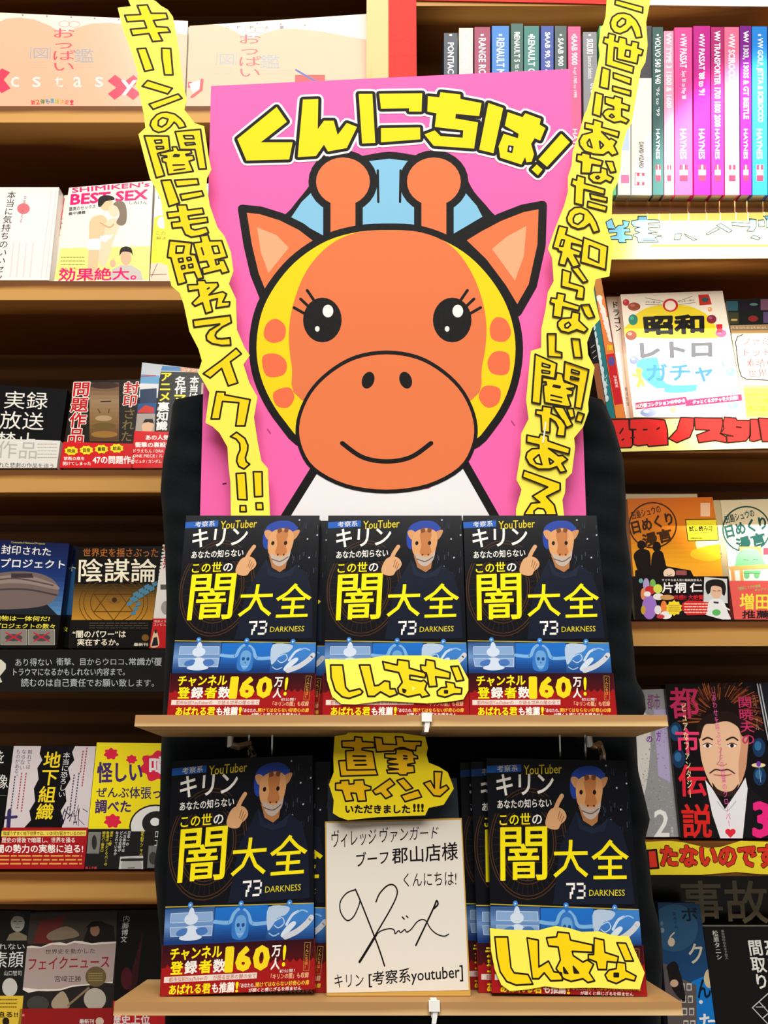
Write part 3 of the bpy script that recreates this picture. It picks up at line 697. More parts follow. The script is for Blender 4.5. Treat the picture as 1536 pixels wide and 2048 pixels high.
YEL = (250, 232, 20); WHT = (240, 238, 232)
a = Art(hf, quad); a.at(640, 1000, 2.2588)
BRN = (74, 48, 28)
for r in (168, 158, 122, 112): a.ring(838, 385, r, r * 1.28, 4, BRN)
for i in range(40):
    t = 2 * math.pi * i / 40; a.line([(838 + 124 * math.cos(t), 385 + 158 * math.sin(t)), (838 + 154 * math.cos(t), 385 + 196 * math.sin(t))], 2.2, (52, 34, 22))
for i in range(6):
    t = 2 * math.pi * i / 6; t2 = t + 2 * math.pi / 3
    a.line([(838 + 112 * math.sin(t), 385 - 143 * math.cos(t)), (838 + 112 * math.sin(t2), 385 - 143 * math.cos(t2))], 3, BRN)
a.poly([(700, 205), (950, 205), (950, 262), (690, 262)], (13, 14, 20))
rs = random.Random(3)
for i in range(40):
    x, y = rs.uniform(1150, 1300), rs.uniform(90, 340); l = rs.uniform(4, 26)
    a.line([(x, y), (x + 1, y + l)], rs.uniform(1.0, 2.4), rs.choice([(40, 50, 78), (70, 80, 110), (30, 38, 64)]))
for x, y in ((1170, 95), (1255, 165), (1232, 262), (1215, 180), (1190, 300)): a.ell(x, y, 3.5, 3.5, (190, 200, 220))
a.rect(650, 78, 811, 106, (28, 92, 184)); a.text('考察系', (706, 78, 796, 103), WHT, 0.0)
a.text('YouTuber', (822, 82, 985, 118), (226, 204, 30), 0.006)
# figure in a dark hooded top, blue cap and plain tan mask
a.poly([(945, 620), (975, 400), (1010, 330), (1045, 262), (1090, 310), (1150, 318), (1180, 290), (1235, 335), (1268, 440), (1290, 620)], (22, 28, 44))
a.poly([(1042, 262), (1075, 318), (1120, 330), (1145, 320), (1180, 292), (1165, 340), (1110, 350), (1060, 330)], (30, 38, 58))
a.poly([(1055, 245), (1140, 250), (1135, 305), (1112, 322), (1075, 300)], (176, 118, 72))
a.poly([(1020, 150), (1035, 112), (1080, 94), (1135, 100), (1165, 130), (1160, 165), (1060, 150), (1045, 215), (1024, 200)], (34, 66, 160), True)
a.poly([(1022, 140), (1040, 132), (1062, 150), (1056, 176), (1036, 170)], (206, 150, 104), True); a.poly([(1142, 150), (1168, 138), (1178, 144), (1166, 172), (1148, 182)], (196, 140, 94), True)
a.poly([(1044, 172), (1060, 140), (1105, 128), (1145, 144), (1156, 180), (1150, 225), (1142, 252), (1110, 268), (1075, 258), (1050, 230)], (214, 156, 104), True)
a.poly([(1078, 150), (1104, 138), (1128, 150), (1124, 200), (1132, 236), (1106, 248), (1082, 236), (1086, 200)], (188, 120, 70), True)
a.poly([(1060, 236), (1084, 248), (1108, 256), (1132, 248), (1148, 228), (1142, 268), (1112, 296), (1080, 282)], (186, 172, 162), True); a.line([(1070, 262), (1108, 274), (1140, 256)], 4, (104, 78, 66), True)
a.poly([(1080, 132), (1094, 126), (1100, 142), (1084, 148)], (120, 70, 40), True); a.poly([(1112, 127), (1128, 132), (1124, 148), (1110, 144)], (120, 70, 40), True)
a.ell(1066, 192, 7, 9, (20, 16, 14)); a.ell(1122, 194, 7, 9, (20, 16, 14)); a.ell(1094, 244, 4, 4, (80, 50, 36)); a.ell(1120, 245, 4, 4, (80, 50, 36))
SKN = (214, 164, 118)
a.line([(955, 258), (970, 226), (985, 203)], 17, SKN); a.poly([(915, 296), (932, 258), (962, 246), (990, 256), (1004, 280), (996, 300), (980, 312), (968, 330), (940, 330), (918, 318)], SKN, True)
for i in range(3): a.line([(975 + i * 9, 262 + i * 9), (968 + i * 7, 292 + i * 6)], 3, (150, 98, 62))
a.text('キリン', (702, 112, 950, 196), WHT, 0.016); a.text('あなたの知らない', (706, 211, 941, 246), WHT, 0.016)
a.text('この世', (715, 265, 850, 310), YEL, 0.016); a.text('の', (857, 272, 900, 310), WHT, 0.016)
a.text('闇', (718, 318, 922, 526), YEL, 0.009); a.text('大', (948, 372, 1096, 516), YEL, 0.007); a.text('全', (1110, 374, 1264, 524), YEL, 0.007)
# 73 in square dots
def dots(pat, x0, y0, dx, dy, col):
    for r_, line_ in enumerate(pat):
        for c_, ch in enumerate(line_):
            if ch == '#': a._add(tri([a.P(p) for p in ((x0 + c_ * dx, y0 + r_ * dy + dy), (x0 + c_ * dx + dx, y0 + r_ * dy + dy), (x0 + c_ * dx + dx, y0 + r_ * dy), (x0 + c_ * dx, y0 + r_ * dy))]), col)
    a.up()
dots(['#####.####.', '....#.....#', '...##.....#', '...#...###.', '..##......#', '..#.......#', '..#...####.'], 1003, 537, 7.4, 8.8, WHT)
a.text('DARKNESS', (1100, 564, 1249, 588), (226, 210, 40), 0.004)
a.line([(650, 617), (1320, 641)], 4, (190, 170, 60))
a.poly([(650, 622), (1320, 645), (1330, 800), (650, 785)], (24, 60, 120))
def fade(x0, x1, y0, y1, c0, c1, c2): a.grad(x0, y0, x1, y1, [(0, c0), (.5, c1), (1, c2)], 14)
fade(660, 889, 628, 756, (50, 86, 140), (110, 148, 200), (30, 60, 120)); fade(893, 1117, 634, 766, (30, 112, 204), (36, 104, 190), (22, 52, 110)); fade(1120, 1320, 641, 772, (60, 128, 204), (60, 124, 200), (30, 66, 126))
for q in ([(700, 645), (880, 648), (882, 684), (700, 682)], [(700, 700), (884, 703), (884, 740), (705, 736)]):
    a.poly(q, (132, 166, 210))
    a.line(q, 3, (180, 200, 226), False, True)
for x, y, rx, ry in ((790, 660, 14, 34), (790, 672, 30, 22), (792, 722, 34, 26), (792, 744, 50, 12)): a.ell(x, y, rx, ry, (206, 220, 238))
a.poly([(740, 712), (775, 706), (770, 730), (742, 736), (728, 726)], (70, 116, 184), True); a.poly([(816, 712), (850, 706), (866, 724), (840, 738), (820, 730)], (70, 116, 184), True)
a.line([(893, 688), (940, 694), (962, 690), (974, 662), (992, 646)], 15, (124, 176, 224), True); a.line([(1117, 704), (1070, 706), (1050, 698), (1036, 668), (1018, 650)], 15, (124, 176, 224), True)
a.poly([(982, 662), (1004, 648), (1028, 662), (1040, 700), (1034, 758), (976, 756), (970, 700)], (52, 116, 194), True)
a.poly([(986, 678), (1006, 668), (1026, 680), (1030, 712), (1022, 740), (1006, 756), (990, 740), (982, 712)], (104, 160, 216), True)
a.ell(996, 706, 7, 8, (30, 76, 146)); a.ell(1017, 707, 7, 8, (30, 76, 146)); a.poly([(1003, 720), (1010, 720), (1007, 730)], (40, 90, 160)); a.line([(994, 740), (1006, 744), (1018, 740)], 4, (150, 190, 230))
a.poly([(1120, 645), (1205, 648), (1196, 676), (1160, 690), (1140, 720), (1122, 730)], (176, 198, 224), True)
a.line([(1150, 700), (1180, 688), (1190, 710), (1168, 726), (1150, 716)], 4, (190, 210, 232), True); a.line([(1200, 716), (1222, 680), (1246, 668)], 10, (196, 214, 234), True); a.poly([(1180, 752), (1204, 720), (1230, 704), (1240, 716), (1214, 744), (1190, 764)], (206, 220, 236), True)
a.line([(1200, 762), (1246, 744), (1284, 716), (1302, 694)], 22, (200, 204, 214), True); a.line([(1240, 672), (1262, 664), (1284, 672)], 6, (140, 186, 230), True); a.line([(1130, 745), (1150, 756), (1172, 748)], 5, (150, 184, 222), True)
for x, y in ((783, 616), (1002, 624), (1207, 633)): a.ell(x, y, 11, 12, (60, 130, 210)); a.poly([(x - 4, y - 5), (x + 6, y), (x - 4, y + 5)], (200, 226, 250))
band_top = hf(640 + 1000 / 2.2588, 1000 + 772 / 2.2588)[1]
ba = Art(hf, [(-BW / 2 - 0.0004, 0), (BW / 2 + 0.0004, 0), (BW / 2 + 0.0004, band_top), (-BW / 2 - 0.0004, band_top)]); ba.at(640, 1000, 2.2588)
ba.grad(640, 765, 1360, 860, [(0, (44, 14, 22)), (1, (84, 16, 22))], 10); ba.rect(640, 858, 1360, 985, (158, 24, 26))
for i in range(24): ba.poly([(690 + i * 27, 860), (702 + i * 27, 846), (714 + i * 27, 860)], (158, 24, 26))
ba.text('チャンネル', (710, 780, 936, 830), YEL, 0.03)
for i, (ch, c_) in enumerate((('登', YEL), ('録', WHT), ('者', YEL), ('数', WHT))): ba.text(ch, (715 + i * 62, 833, 771 + i * 62, 886), c_, 0.03)
[ba.text(ch_, (x0_, 789, x1_, 886), (240, 216, 30), 0.05) for ch_, x0_, x1_ in (('1', 948, 990), ('6', 996, 1064), ('0', 1070, 1142))]; ba.text('万', (1148, 792, 1186, 836), WHT, 0.025); ba.text('人', (1148, 840, 1186, 886), WHT, 0.025); ba.text('!', (1195, 792, 1208, 876), YEL, 0.02)
ba.line([(1284, 788), (1307, 789), (1309, 896), (1286, 895)], 1.8, (170, 140, 60), False, True); ba.text('くんにちは！', (1290, 796, 1302, 888), (220, 190, 70), 0.0, True)
ba.rect(690, 893, 1092, 916, (226, 214, 204)); ba.text('都市伝説YouTuberの', (712, 895, 880, 914), (180, 60, 50), 0.0); ba.text('が語る世界の闇の全て', (905, 896, 1088, 914), (180, 60, 50), 0.0)
ba.text('「キリンの闇」も収録', (1152, 901, 1310, 923), (240, 196, 150), 0.01); ba.text('初公開！', (1186, 886, 1250, 899), WHT, 0.0)
ba.text('あばれる君', (715, 925, 897, 966), YEL, 0.03); ba.text('も推薦', (903, 925, 1000, 966), WHT, 0.03); ba.text('!', (1004, 926, 1018, 966), YEL, 0.02)
ba.text('「あなたの、', (1022, 932, 1086, 950), WHT, 0.01); ba.text('開けてはならない好奇心の扉', (1090, 931, 1314, 950), (244, 210, 60), 0.012); ba.text('が開くと感じざるを得ません', (1062, 953, 1284, 970), WHT, 0.012)
def row_plane(F, b):
    O, Yd, Zd = F
    p = Plane(O + Yd * b, TILT); p.O = p.O + p.ey * 0.0004; return p
RP1, RP2 = row_plane(F1, 0.014), row_plane(F2, 0.022)
def book_matrix(pl, px, py, back=0.0, dx=0.0, roll=0.0):
    u, _ = pl.uv(px, py)
    M = pl.matrix(u + dx, abs(math.sin(roll)) * BW / 2)
    return M @ Matrix.Translation((0, 0, -back)) @ Matrix.Rotation(roll, 4, 'Z')
GRP = 'black paperbacks on the display stand'
proto = thing('paperback', 'black paperback with big yellow title on the upper display shelf, leftmost of three', 'book', book_matrix(RP1, 482, 1428), GRP)
book_body(proto, quad, BT, (14, 15, 22), a, ((band_top, band_top), ba, (120, 20, 24)), 'L', (12, 12, 16))
step = BT + 0.0022
for pl, px, py, bk, dx, ro_, lab in (
    (RP1, 792, 1428, 0, 0, 0, 'black paperback with big yellow title, middle of the upper display shelf, under a yellow sign'),
    (RP1, 1086, 1428, 0, 0, 0, 'black paperback with big yellow title on the upper display shelf, rightmost of three'),
    (RP2, 475, 1999, 0, 0, 0.040, 'black paperback with big yellow title on the lower display shelf, left of the autograph board'),
    (RP2, 1139, 1999, 0, 0, -0.018, 'black paperback right of the autograph board on the lower display shelf, under a yellow sign'),
    (RP1, 482, 1428, step, 0.0075, 0, 'black paperback mostly hidden behind the left paperback of the upper display shelf'),
    (RP1, 792, 1428, step, 0.0045, 0, 'black paperback mostly hidden behind the middle paperback of the upper display shelf'),
    (RP1, 1086, 1428, step, 0.0, 0, 'black paperback hidden behind the right paperback of the upper display shelf'),
    (RP2, 475, 1999, step, 0.0085, 0, 'black paperback edge peeking out behind the left paperback of the lower display shelf'),
    (RP2, 1139, 1999, step, -0.0095, 0, 'black paperback edge peeking out right of the autograph board, nearer one'),
    (RP2, 1139, 1999, 2 * step, -0.0185, 0, 'black paperback edge peeking out right of the autograph board, rear one')):
    copy_thing(proto, book_matrix(pl, px, py, bk, dx, ro_), lab)
# autograph board
so = RP2.uv(653, 1990); stf = lambda x, y: (RP2.uv(x, y)[0] - so[0], RP2.uv(x, y)[1])
sq = [stf(653, 1990), stf(941, 1985), stf(923.6, 1636), stf(650, 1643)]; sq[0] = (sq[0][0], 0.0); sq[1] = (sq[1][0], 0.0)
root = thing('autograph_board', 'square white signed card with gold edges and black marker autograph on the lower display shelf', 'autograph card', RP2.matrix(so[0]))
b = MB(); b.sheet(sq, -0.003, -0.0002, (206, 164, 80), (190, 146, 66)); b.obj('gold_edge_board', M_COVER, root)
a = Art(stf, None, 0.0); a.at(640, 1630, 4.955)
b = MB(); wq = [a.P(p) for p in [(70, 1762), (1474, 1735), (1396, 48), (64, 80)]]; b.sheet(wq, -0.0001, 0.0001, (226, 220, 210), (210, 200, 180))
a.n0 = 0.00016; IK = (22, 16, 20)
a.text('ヴィレッジ', [(112, 150), (560, 128), (556, 290), (118, 330)], IK, 0.004); a.text('ヴァンガード', [(590, 122), (1180, 105), (1160, 235), (592, 280)], IK, 0.004)
a.text('ブーフ', [(358, 372), (680, 345), (672, 480), (362, 515)], IK, 0.01); a.text('郡山店様', [(710, 330), (1362, 262), (1368, 445), (714, 485)], IK, 0.01)
a.text('くんにちは!', [(826, 578), (1352, 556), (1352, 700), (828, 712)], IK, 0.004)
a.text('キリン', [(142, 1580), (432, 1570), (432, 1700), (146, 1712)], IK, 0.004); a.text('[考察系youtuber]', [(480, 1555), (1412, 1458), (1420, 1650), (484, 1710)], IK, 0.008)
a.line([(350, 735), (400, 850), (530, 1180), (590, 1340), (640, 1495)], 15, IK, True)
a.line([(555, 860), (590, 780), (660, 705), (720, 690), (760, 730), (760, 800), (700, 930), (560, 1170), (470, 1320), (390, 1455)], 14, IK, True); a.line([(560, 1180), (470, 1330), (392, 1455)], 24, IK, True)
a.line([(545, 1200), (600, 1150), (690, 1125), (735, 1140), (745, 1175), (780, 1145), (800, 1165), (840, 1135), (860, 1160), (905, 1130), (960, 1060), (1010, 1035), (1050, 1050), (1100, 1130), (1160, 1180), (1230, 1200), (1275, 1180)], 11, IK, True)
a.line([(950, 1290), (1060, 1060), (1130, 910), (1155, 848), (1168, 885), (1130, 925)], 16, IK, True)
a.line([(815, 1010), (835, 1030)], 13, IK); a.line([(855, 1000), (872, 1016)], 13, IK)
a.line([(350, 740), (270, 770), (210, 840), (196, 910), (215, 985), (270, 1045), (330, 1010), (380, 910), (396, 850)], 12, IK, True)
a.emit(b); b.obj('white_face', M_COVER, root)
b = MB(); sl = [stf(656, 1985), stf(940, 1985), stf(914, 1556), stf(655, 1558)]; sl[0] = (sl[0][0], 0.0); sl[1] = (sl[1][0], 0.0)
b.sheet(sl, -0.006, -0.0034, (40, 48, 58), (26, 30, 36)); bo = b.obj('backing_card', M_COVER, None, RP2.matrix(so[0])); tag(bo, 'dark slate backing card standing behind the autograph board on the lower display shelf', 'card')

# sticker signs on two paperbacks
def lp(pl, k): q = Plane(pl.O, TILT); q.O = pl.O + pl.n * k; return q
def crop(x0, y0, s): return lambda L: [(x0 + x / s, y0 + y / s) for x, y in L]
cL = crop(640, 1300, 4.955); MARK2 = (250, 214, 8)
def d1(a):
    a.at(640, 1300, 4.955)
    a.letters([[(105, 150), (225, 150), (255, 370), (290, 410), (395, 385), (425, 415), (405, 440), (290, 480), (220, 465), (150, 400), (110, 270)],
               [(390, 150), (495, 150), (540, 355), (580, 350), (640, 305), (690, 315), (695, 385), (745, 385), (765, 440), (690, 465), (600, 415), (540, 460), (475, 460)],
               [(620, 115), (765, 150), (770, 95), (880, 110), (885, 180), (1055, 230), (1040, 275), (890, 250), (890, 290), (1000, 310), (1030, 300), (1060, 330), (1040, 390), (1085, 450), (1010, 470), (990, 440), (870, 465), (780, 430), (770, 380), (815, 320), (780, 225), (640, 195)],
               [(995, 150), (1045, 155), (1050, 95), (1135, 110), (1145, 180), (1290, 225), (1285, 285), (1145, 265), (1160, 360), (1080, 365), (1060, 250), (1000, 195)],
               [(1245, 315), (1330, 330), (1340, 370), (1405, 380), (1400, 435), (1330, 435), (1240, 470), (1165, 450), (1160, 410), (1200, 375), (1255, 370)], [(1295, 165), (1370, 160), (1425, 300), (1350, 310)]],
              MARK2, INK, 17, [[(820, 390), (850, 400), (840, 420), (825, 415)], [(1235, 405), (1262, 405), (1262, 425), (1235, 425)]], INK)
    a.poly([(912, 362), (950, 380), (915, 408)], (250, 240, 110))
cut_sign('sticker_sign', 'yellow cut-out hand-lettered sign stuck on the middle paperback of the upper display shelf', lp(RP1, 0.0030),
         cL([(50, 90), (270, 95), (500, 80), (650, 55), (850, 55), (1050, 55), (1160, 75), (1250, 100), (1365, 95), (1470, 290), (1470, 400), (1420, 490), (1300, 510), (1060, 530), (900, 520), (620, 505), (350, 540), (210, 535), (120, 460), (70, 300)]), d1)
cM = crop(970, 1840, 4.655)
def d2(a):
    a.at(970, 1840, 4.655)
    a.letters([[(90, 155), (210, 155), (240, 440), (270, 490), (400, 505), (445, 595), (290, 605), (200, 570), (140, 480), (110, 350)],
               [(390, 165), (495, 185), (500, 435), (590, 380), (640, 480), (710, 490), (720, 560), (610, 565), (550, 490), (500, 545), (440, 545)],
               [(570, 165), (665, 155), (675, 110), (780, 120), (795, 185), (1000, 230), (1000, 300), (810, 290), (820, 330), (910, 390), (950, 370), (1010, 410), (970, 490), (1020, 565), (955, 580), (910, 545), (800, 570), (730, 545), (660, 450), (700, 370), (680, 250), (590, 240)],
               [(1015, 165), (1105, 185), (1115, 300), (1240, 340), (1230, 395), (1135, 385), (1130, 460), (1050, 460), (1035, 390), (960, 360), (960, 320), (1010, 320)],
               [(1225, 210), (1310, 215), (1380, 380), (1300, 380)], [(1225, 390), (1305, 400), (1310, 470), (1405, 520), (1390, 565), (1310, 545), (1220, 590), (1140, 560), (1115, 510), (1150, 465), (1220, 450)]],
              MARK2, INK, 15, [[(730, 440), (770, 495), (735, 490)], [(820, 430), (870, 490), (830, 490)], [(1200, 495), (1240, 495), (1240, 525), (1200, 525)]], INK)
cut_sign('sticker_sign', 'yellow cut-out hand-lettered sign stuck on the right paperback of the lower display shelf', lp(RP2, 0.0038),
         cM([(45, 75), (200, 90), (500, 95), (590, 70), (660, 55), (780, 75), (900, 110), (1060, 105), (1200, 145), (1340, 150), (1400, 300), (1485, 490), (1440, 645), (1260, 640), (1060, 630), (900, 630), (700, 635), (560, 615), (400, 645), (230, 660), (150, 600), (90, 460), (55, 280)]), d2)
cN = crop(650, 1460, 5.689)
def d3(a):
    a.at(650, 1460, 5.689)
    a.letters([[(190, 125), (335, 120), (340, 75), (420, 85), (425, 130), (560, 140), (565, 200), (425, 205), (420, 225), (545, 245), (580, 450), (600, 510), (180, 525), (155, 350), (240, 345), (235, 235), (325, 230), (325, 205), (195, 195)],
               [(560, 80), (650, 90), (660, 160), (815, 165), (800, 75), (885, 80), (895, 125), (1095, 130), (1090, 180), (1040, 180), (1030, 235), (960, 225), (900, 200), (860, 200), (800, 215), (780, 240), (710, 240), (665, 245), (585, 250)],
               [(810, 215), (905, 215), (995, 240), (1010, 280), (1050, 295), (1055, 325), (1010, 325), (1025, 375), (940, 390), (940, 405), (1010, 405), (1020, 480), (935, 490), (935, 510), (850, 510), (830, 490), (715, 490), (700, 455), (835, 445), (720, 430), (715, 400), (830, 390), (715, 375), (710, 345), (810, 330), (680, 315), (680, 270), (805, 270)],
               [(120, 605), (180, 600), (175, 575), (270, 570), (275, 615), (330, 610), (330, 570), (440, 565), (450, 620), (525, 645), (520, 680), (455, 690), (470, 805), (375, 810), (355, 720), (295, 715), (325, 800), (235, 810), (195, 685), (120, 680)],
               [(740, 550), (795, 615), (705, 675), (765, 745), (690, 780), (635, 715), (575, 735), (540, 690)], [(895, 545), (1000, 660), (920, 690), (815, 575)], [(1060, 680), (1100, 760), (910, 815), (865, 745)],
               [(1240, 470), (1330, 475), (1310, 660), (1380, 625), (1410, 665), (1310, 755), (1235, 745), (1120, 605), (1200, 575), (1245, 660)]], (240, 190, 10), INK, 18)
    a.line([(240, 345), (250, 455), (575, 450)], 17, INK)
    for q in ([(320, 295), (460, 297)], [(330, 347), (460, 347)], [(345, 397), (470, 395)], [(895, 292), (930, 297)], [(895, 325), (932, 325)]): a.line(q, 20, INK)
    a.text('いただきました', (230, 850, 970, 948), INK, 0.045); a.text('!!!', (1000, 838, 1125, 930), INK, 0.04)
cut_sign('paper_sign', 'yellow cut-out sign with a down arrow hanging above the autograph board', Plane((0, 0.752, z_at(1470, 0.752)), R(4)),
         cN([(110, 70), (240, 50), (260, 30), (600, 30), (870, 35), (1140, 75), (1170, 200), (1155, 280), (1180, 370), (1300, 420), (1395, 480), (1440, 590), (1465, 665), (1350, 850), (1180, 885), (1140, 970), (600, 990), (260, 1025), (160, 990), (90, 945), (100, 800), (45, 620), (100, 480), (95, 300)]), d3, paper=(240, 218, 24))  # paper and marker yellow dimmed, shade under the shelf put into the colour
# nylon ties around the shelf fronts
for (sh, M, xl, xr), px, py, which in ((SH[0], 853, 1432, 'upper'), (SH[1], 868, 2008, 'lower')):
    O = Vector((0, (F1 if which == 'upper' else F2)[0].y, (F1 if which == 'upper' else F2)[0].z))
    X = x_at(px, py, O.y)
    b = MB(); b.box(X - 0.0026, X + 0.0026, -0.0012, -0.0002, -0.0108, 0.001); b.box(X - 0.0026, X + 0.0026, -0.0012, 0.012, 0.0002, 0.001); b.box(X - 0.0026, X + 0.0026, -0.0012, 0.06, -0.0108, -0.0098)
    root = thing('cable_tie', 'white nylon cable tie looped around the front of the %s display shelf' % which, 'cable tie', M @ Matrix.Translation((X, 0, 0)), 'white cable ties on the display shelves')
    o_ = b.obj('strap', M_TIE, root); o_.location = (-X, 0, 0)
    b = MB(); b.box(X - 0.0044, X + 0.0044, -0.0046, -0.0012, -0.006, 0.0016); o_ = b.obj('lock_head', M_TIE, root); o_.location = (-X, 0, 0)
    b = MB(); b.prism([(X - 0.0024, -0.0146), (X + 0.0012, -0.0146), (X + 0.0032, -0.004), (X - 0.001, -0.004)], 0.0026, 0.0036, (240, 240, 240))
    o_ = b.obj('tail', M_TIE, root); o_.matrix_local = Matrix.Translation((-X, 0, 0)) @ Matrix.Rotation(math.pi / 2, 4, 'X')
# ------------------------------------------------------------------ left bookcase
def dashes(a, x0, y0, x1, y1, n, col, w):
    """lines of print too small to read"""
    for i in range(n):
        y = y0 + (y1 - y0) * (i + 0.5) / n; x = x0
        while x < x1:
            l = rs.uniform(.05, .16) * (x1 - x0); a.line([(x, y), (min(x + l, x1), y)], w, col, caps=False); x += l + 0.02 * (x1 - x0)
def c_(x0, y0, s): return lambda L: [(x0 + x / s, y0 + y / s) for x, y in L]
cS = c_(0, 0, 3.302)
PEACH = (222, 170, 142); ROSE = (214, 84, 96); GRY = (150, 160, 166)
def peach_cover(a, dx, dy):
    a.fillclip((222, 208, 196))
    a.at(dx, dy, 3.302)
    a.poly([(-600, 150), (-420, 112), (-200, 118), (-60, 170), (40, 124), (130, 116), (230, 130), (330, 170), (385, 205), (430, 214), (500, 186), (600, 156), (720, 150), (900, 170), (1060, 200), (1260, 235), (1260, 760), (-600, 760)], PEACH)
    a.text('おっぱい', (352, 188, 498, 468), ROSE, 0.0, True)
    a.text('図', (222, 318, 318, 388), GRY, 0.0); a.line([(206, 310), (200, 390)], 5, GRY); a.line([(334, 310), (330, 390)], 5, GRY); a.text('鑑', (490, 320, 618, 412), GRY, 0.004)
    a.ring(425, 158, 36, 20, 3, (226, 140, 130)); a.ring(490, 160, 36, 20, 3, (226, 140, 130))
    dashes(a, 185, 402, 300, 455, 3, (206, 160, 140), 3); dashes(a, 480, 418, 700, 455, 2, (206, 160, 140), 3)
    for x in (150, 310, 470, 625, 785): a.ell(x, 100 + (x - 150) * 0.045, 6, 6, (150, 130, 120))
wall_book('photo_book', 'wide peach-coloured landscape book at the top left, with faint white and red cross lettering', [(-165, 18), (376, 42), (369, 213), (-170, 213)], 212, 0.012, (238, 228, 218),
    lambda a: (peach_cover(a, 0, 0), a.at(0, 0, 3.302),
      [a.text(ch, (x, 508, x + 54, 576), (250, 226, 214), 0.002) for ch, x in (('c', 72), ('s', 215), ('t', 362), ('a', 485), ('s', 628))],
      a.line([(735, 515), (905, 640)], 62, (226, 66, 90), caps=False), a.line([(735, 640), (905, 515)], 62, (226, 66, 90), caps=False), a.text('y', (800, 530, 905, 628), (250, 234, 228), 0.01),
      a.line([(-70, 590), (40, 465)], 60, (226, 66, 90), caps=False), a.line([(-70, 460), (40, 600)], 60, (226, 66, 90), caps=False),
      a.line([(388, 480), (384, 560), (340, 640)], 5, (222, 172, 146), True), a.line([(388, 560), (430, 640)], 5, (222, 172, 146)),
      [a.text(ch, (204 + i * 32, 650 - abs(i - 4) * -3, 232 + i * 32, 682 - abs(i - 4) * -3), c, 0.02) for i, (ch, c) in enumerate(zip('第2弾も重版決定!', ((200, 50, 60), (210, 90, 50), (60, 120, 60), (40, 120, 160), (60, 150, 170), (150, 160, 60), (220, 140, 60), (210, 80, 70), (210, 60, 80))))]), cat='book', group='wide landscape photo books', Yoff=0.004, lean=9)
wall_book('photo_book', 'wide peach-coloured landscape book between the left yellow strip and the wooden upright', [(379, 52), (733, 28), (733, 213), (372, 213)], 212, 0.012, (238, 228, 218),
    lambda a: (peach_cover(a, 372, 12), a.at(0, 0, 1), a.rect(376, 164, 384, 176, (226, 60, 70)), a.poly([(378, 168), (400, 160), (404, 176), (386, 186)], (234, 226, 222)), a.line([(404, 160), (402, 180), (384, 194)], 6, (220, 70, 70)),
      [a.text(ch, (x, 52, x + 7, 58), (140, 120, 110), 0.0) for ch, x in zip('OPPAI', (452, 474, 500, 530, 560))], a.rect(590, 150, 650, 166, (214, 60, 60)), a.line([(592, 140), (640, 168)], 4, (60, 90, 160))), cat='book', group='wide landscape photo books', Yoff=0.004, lean=9)
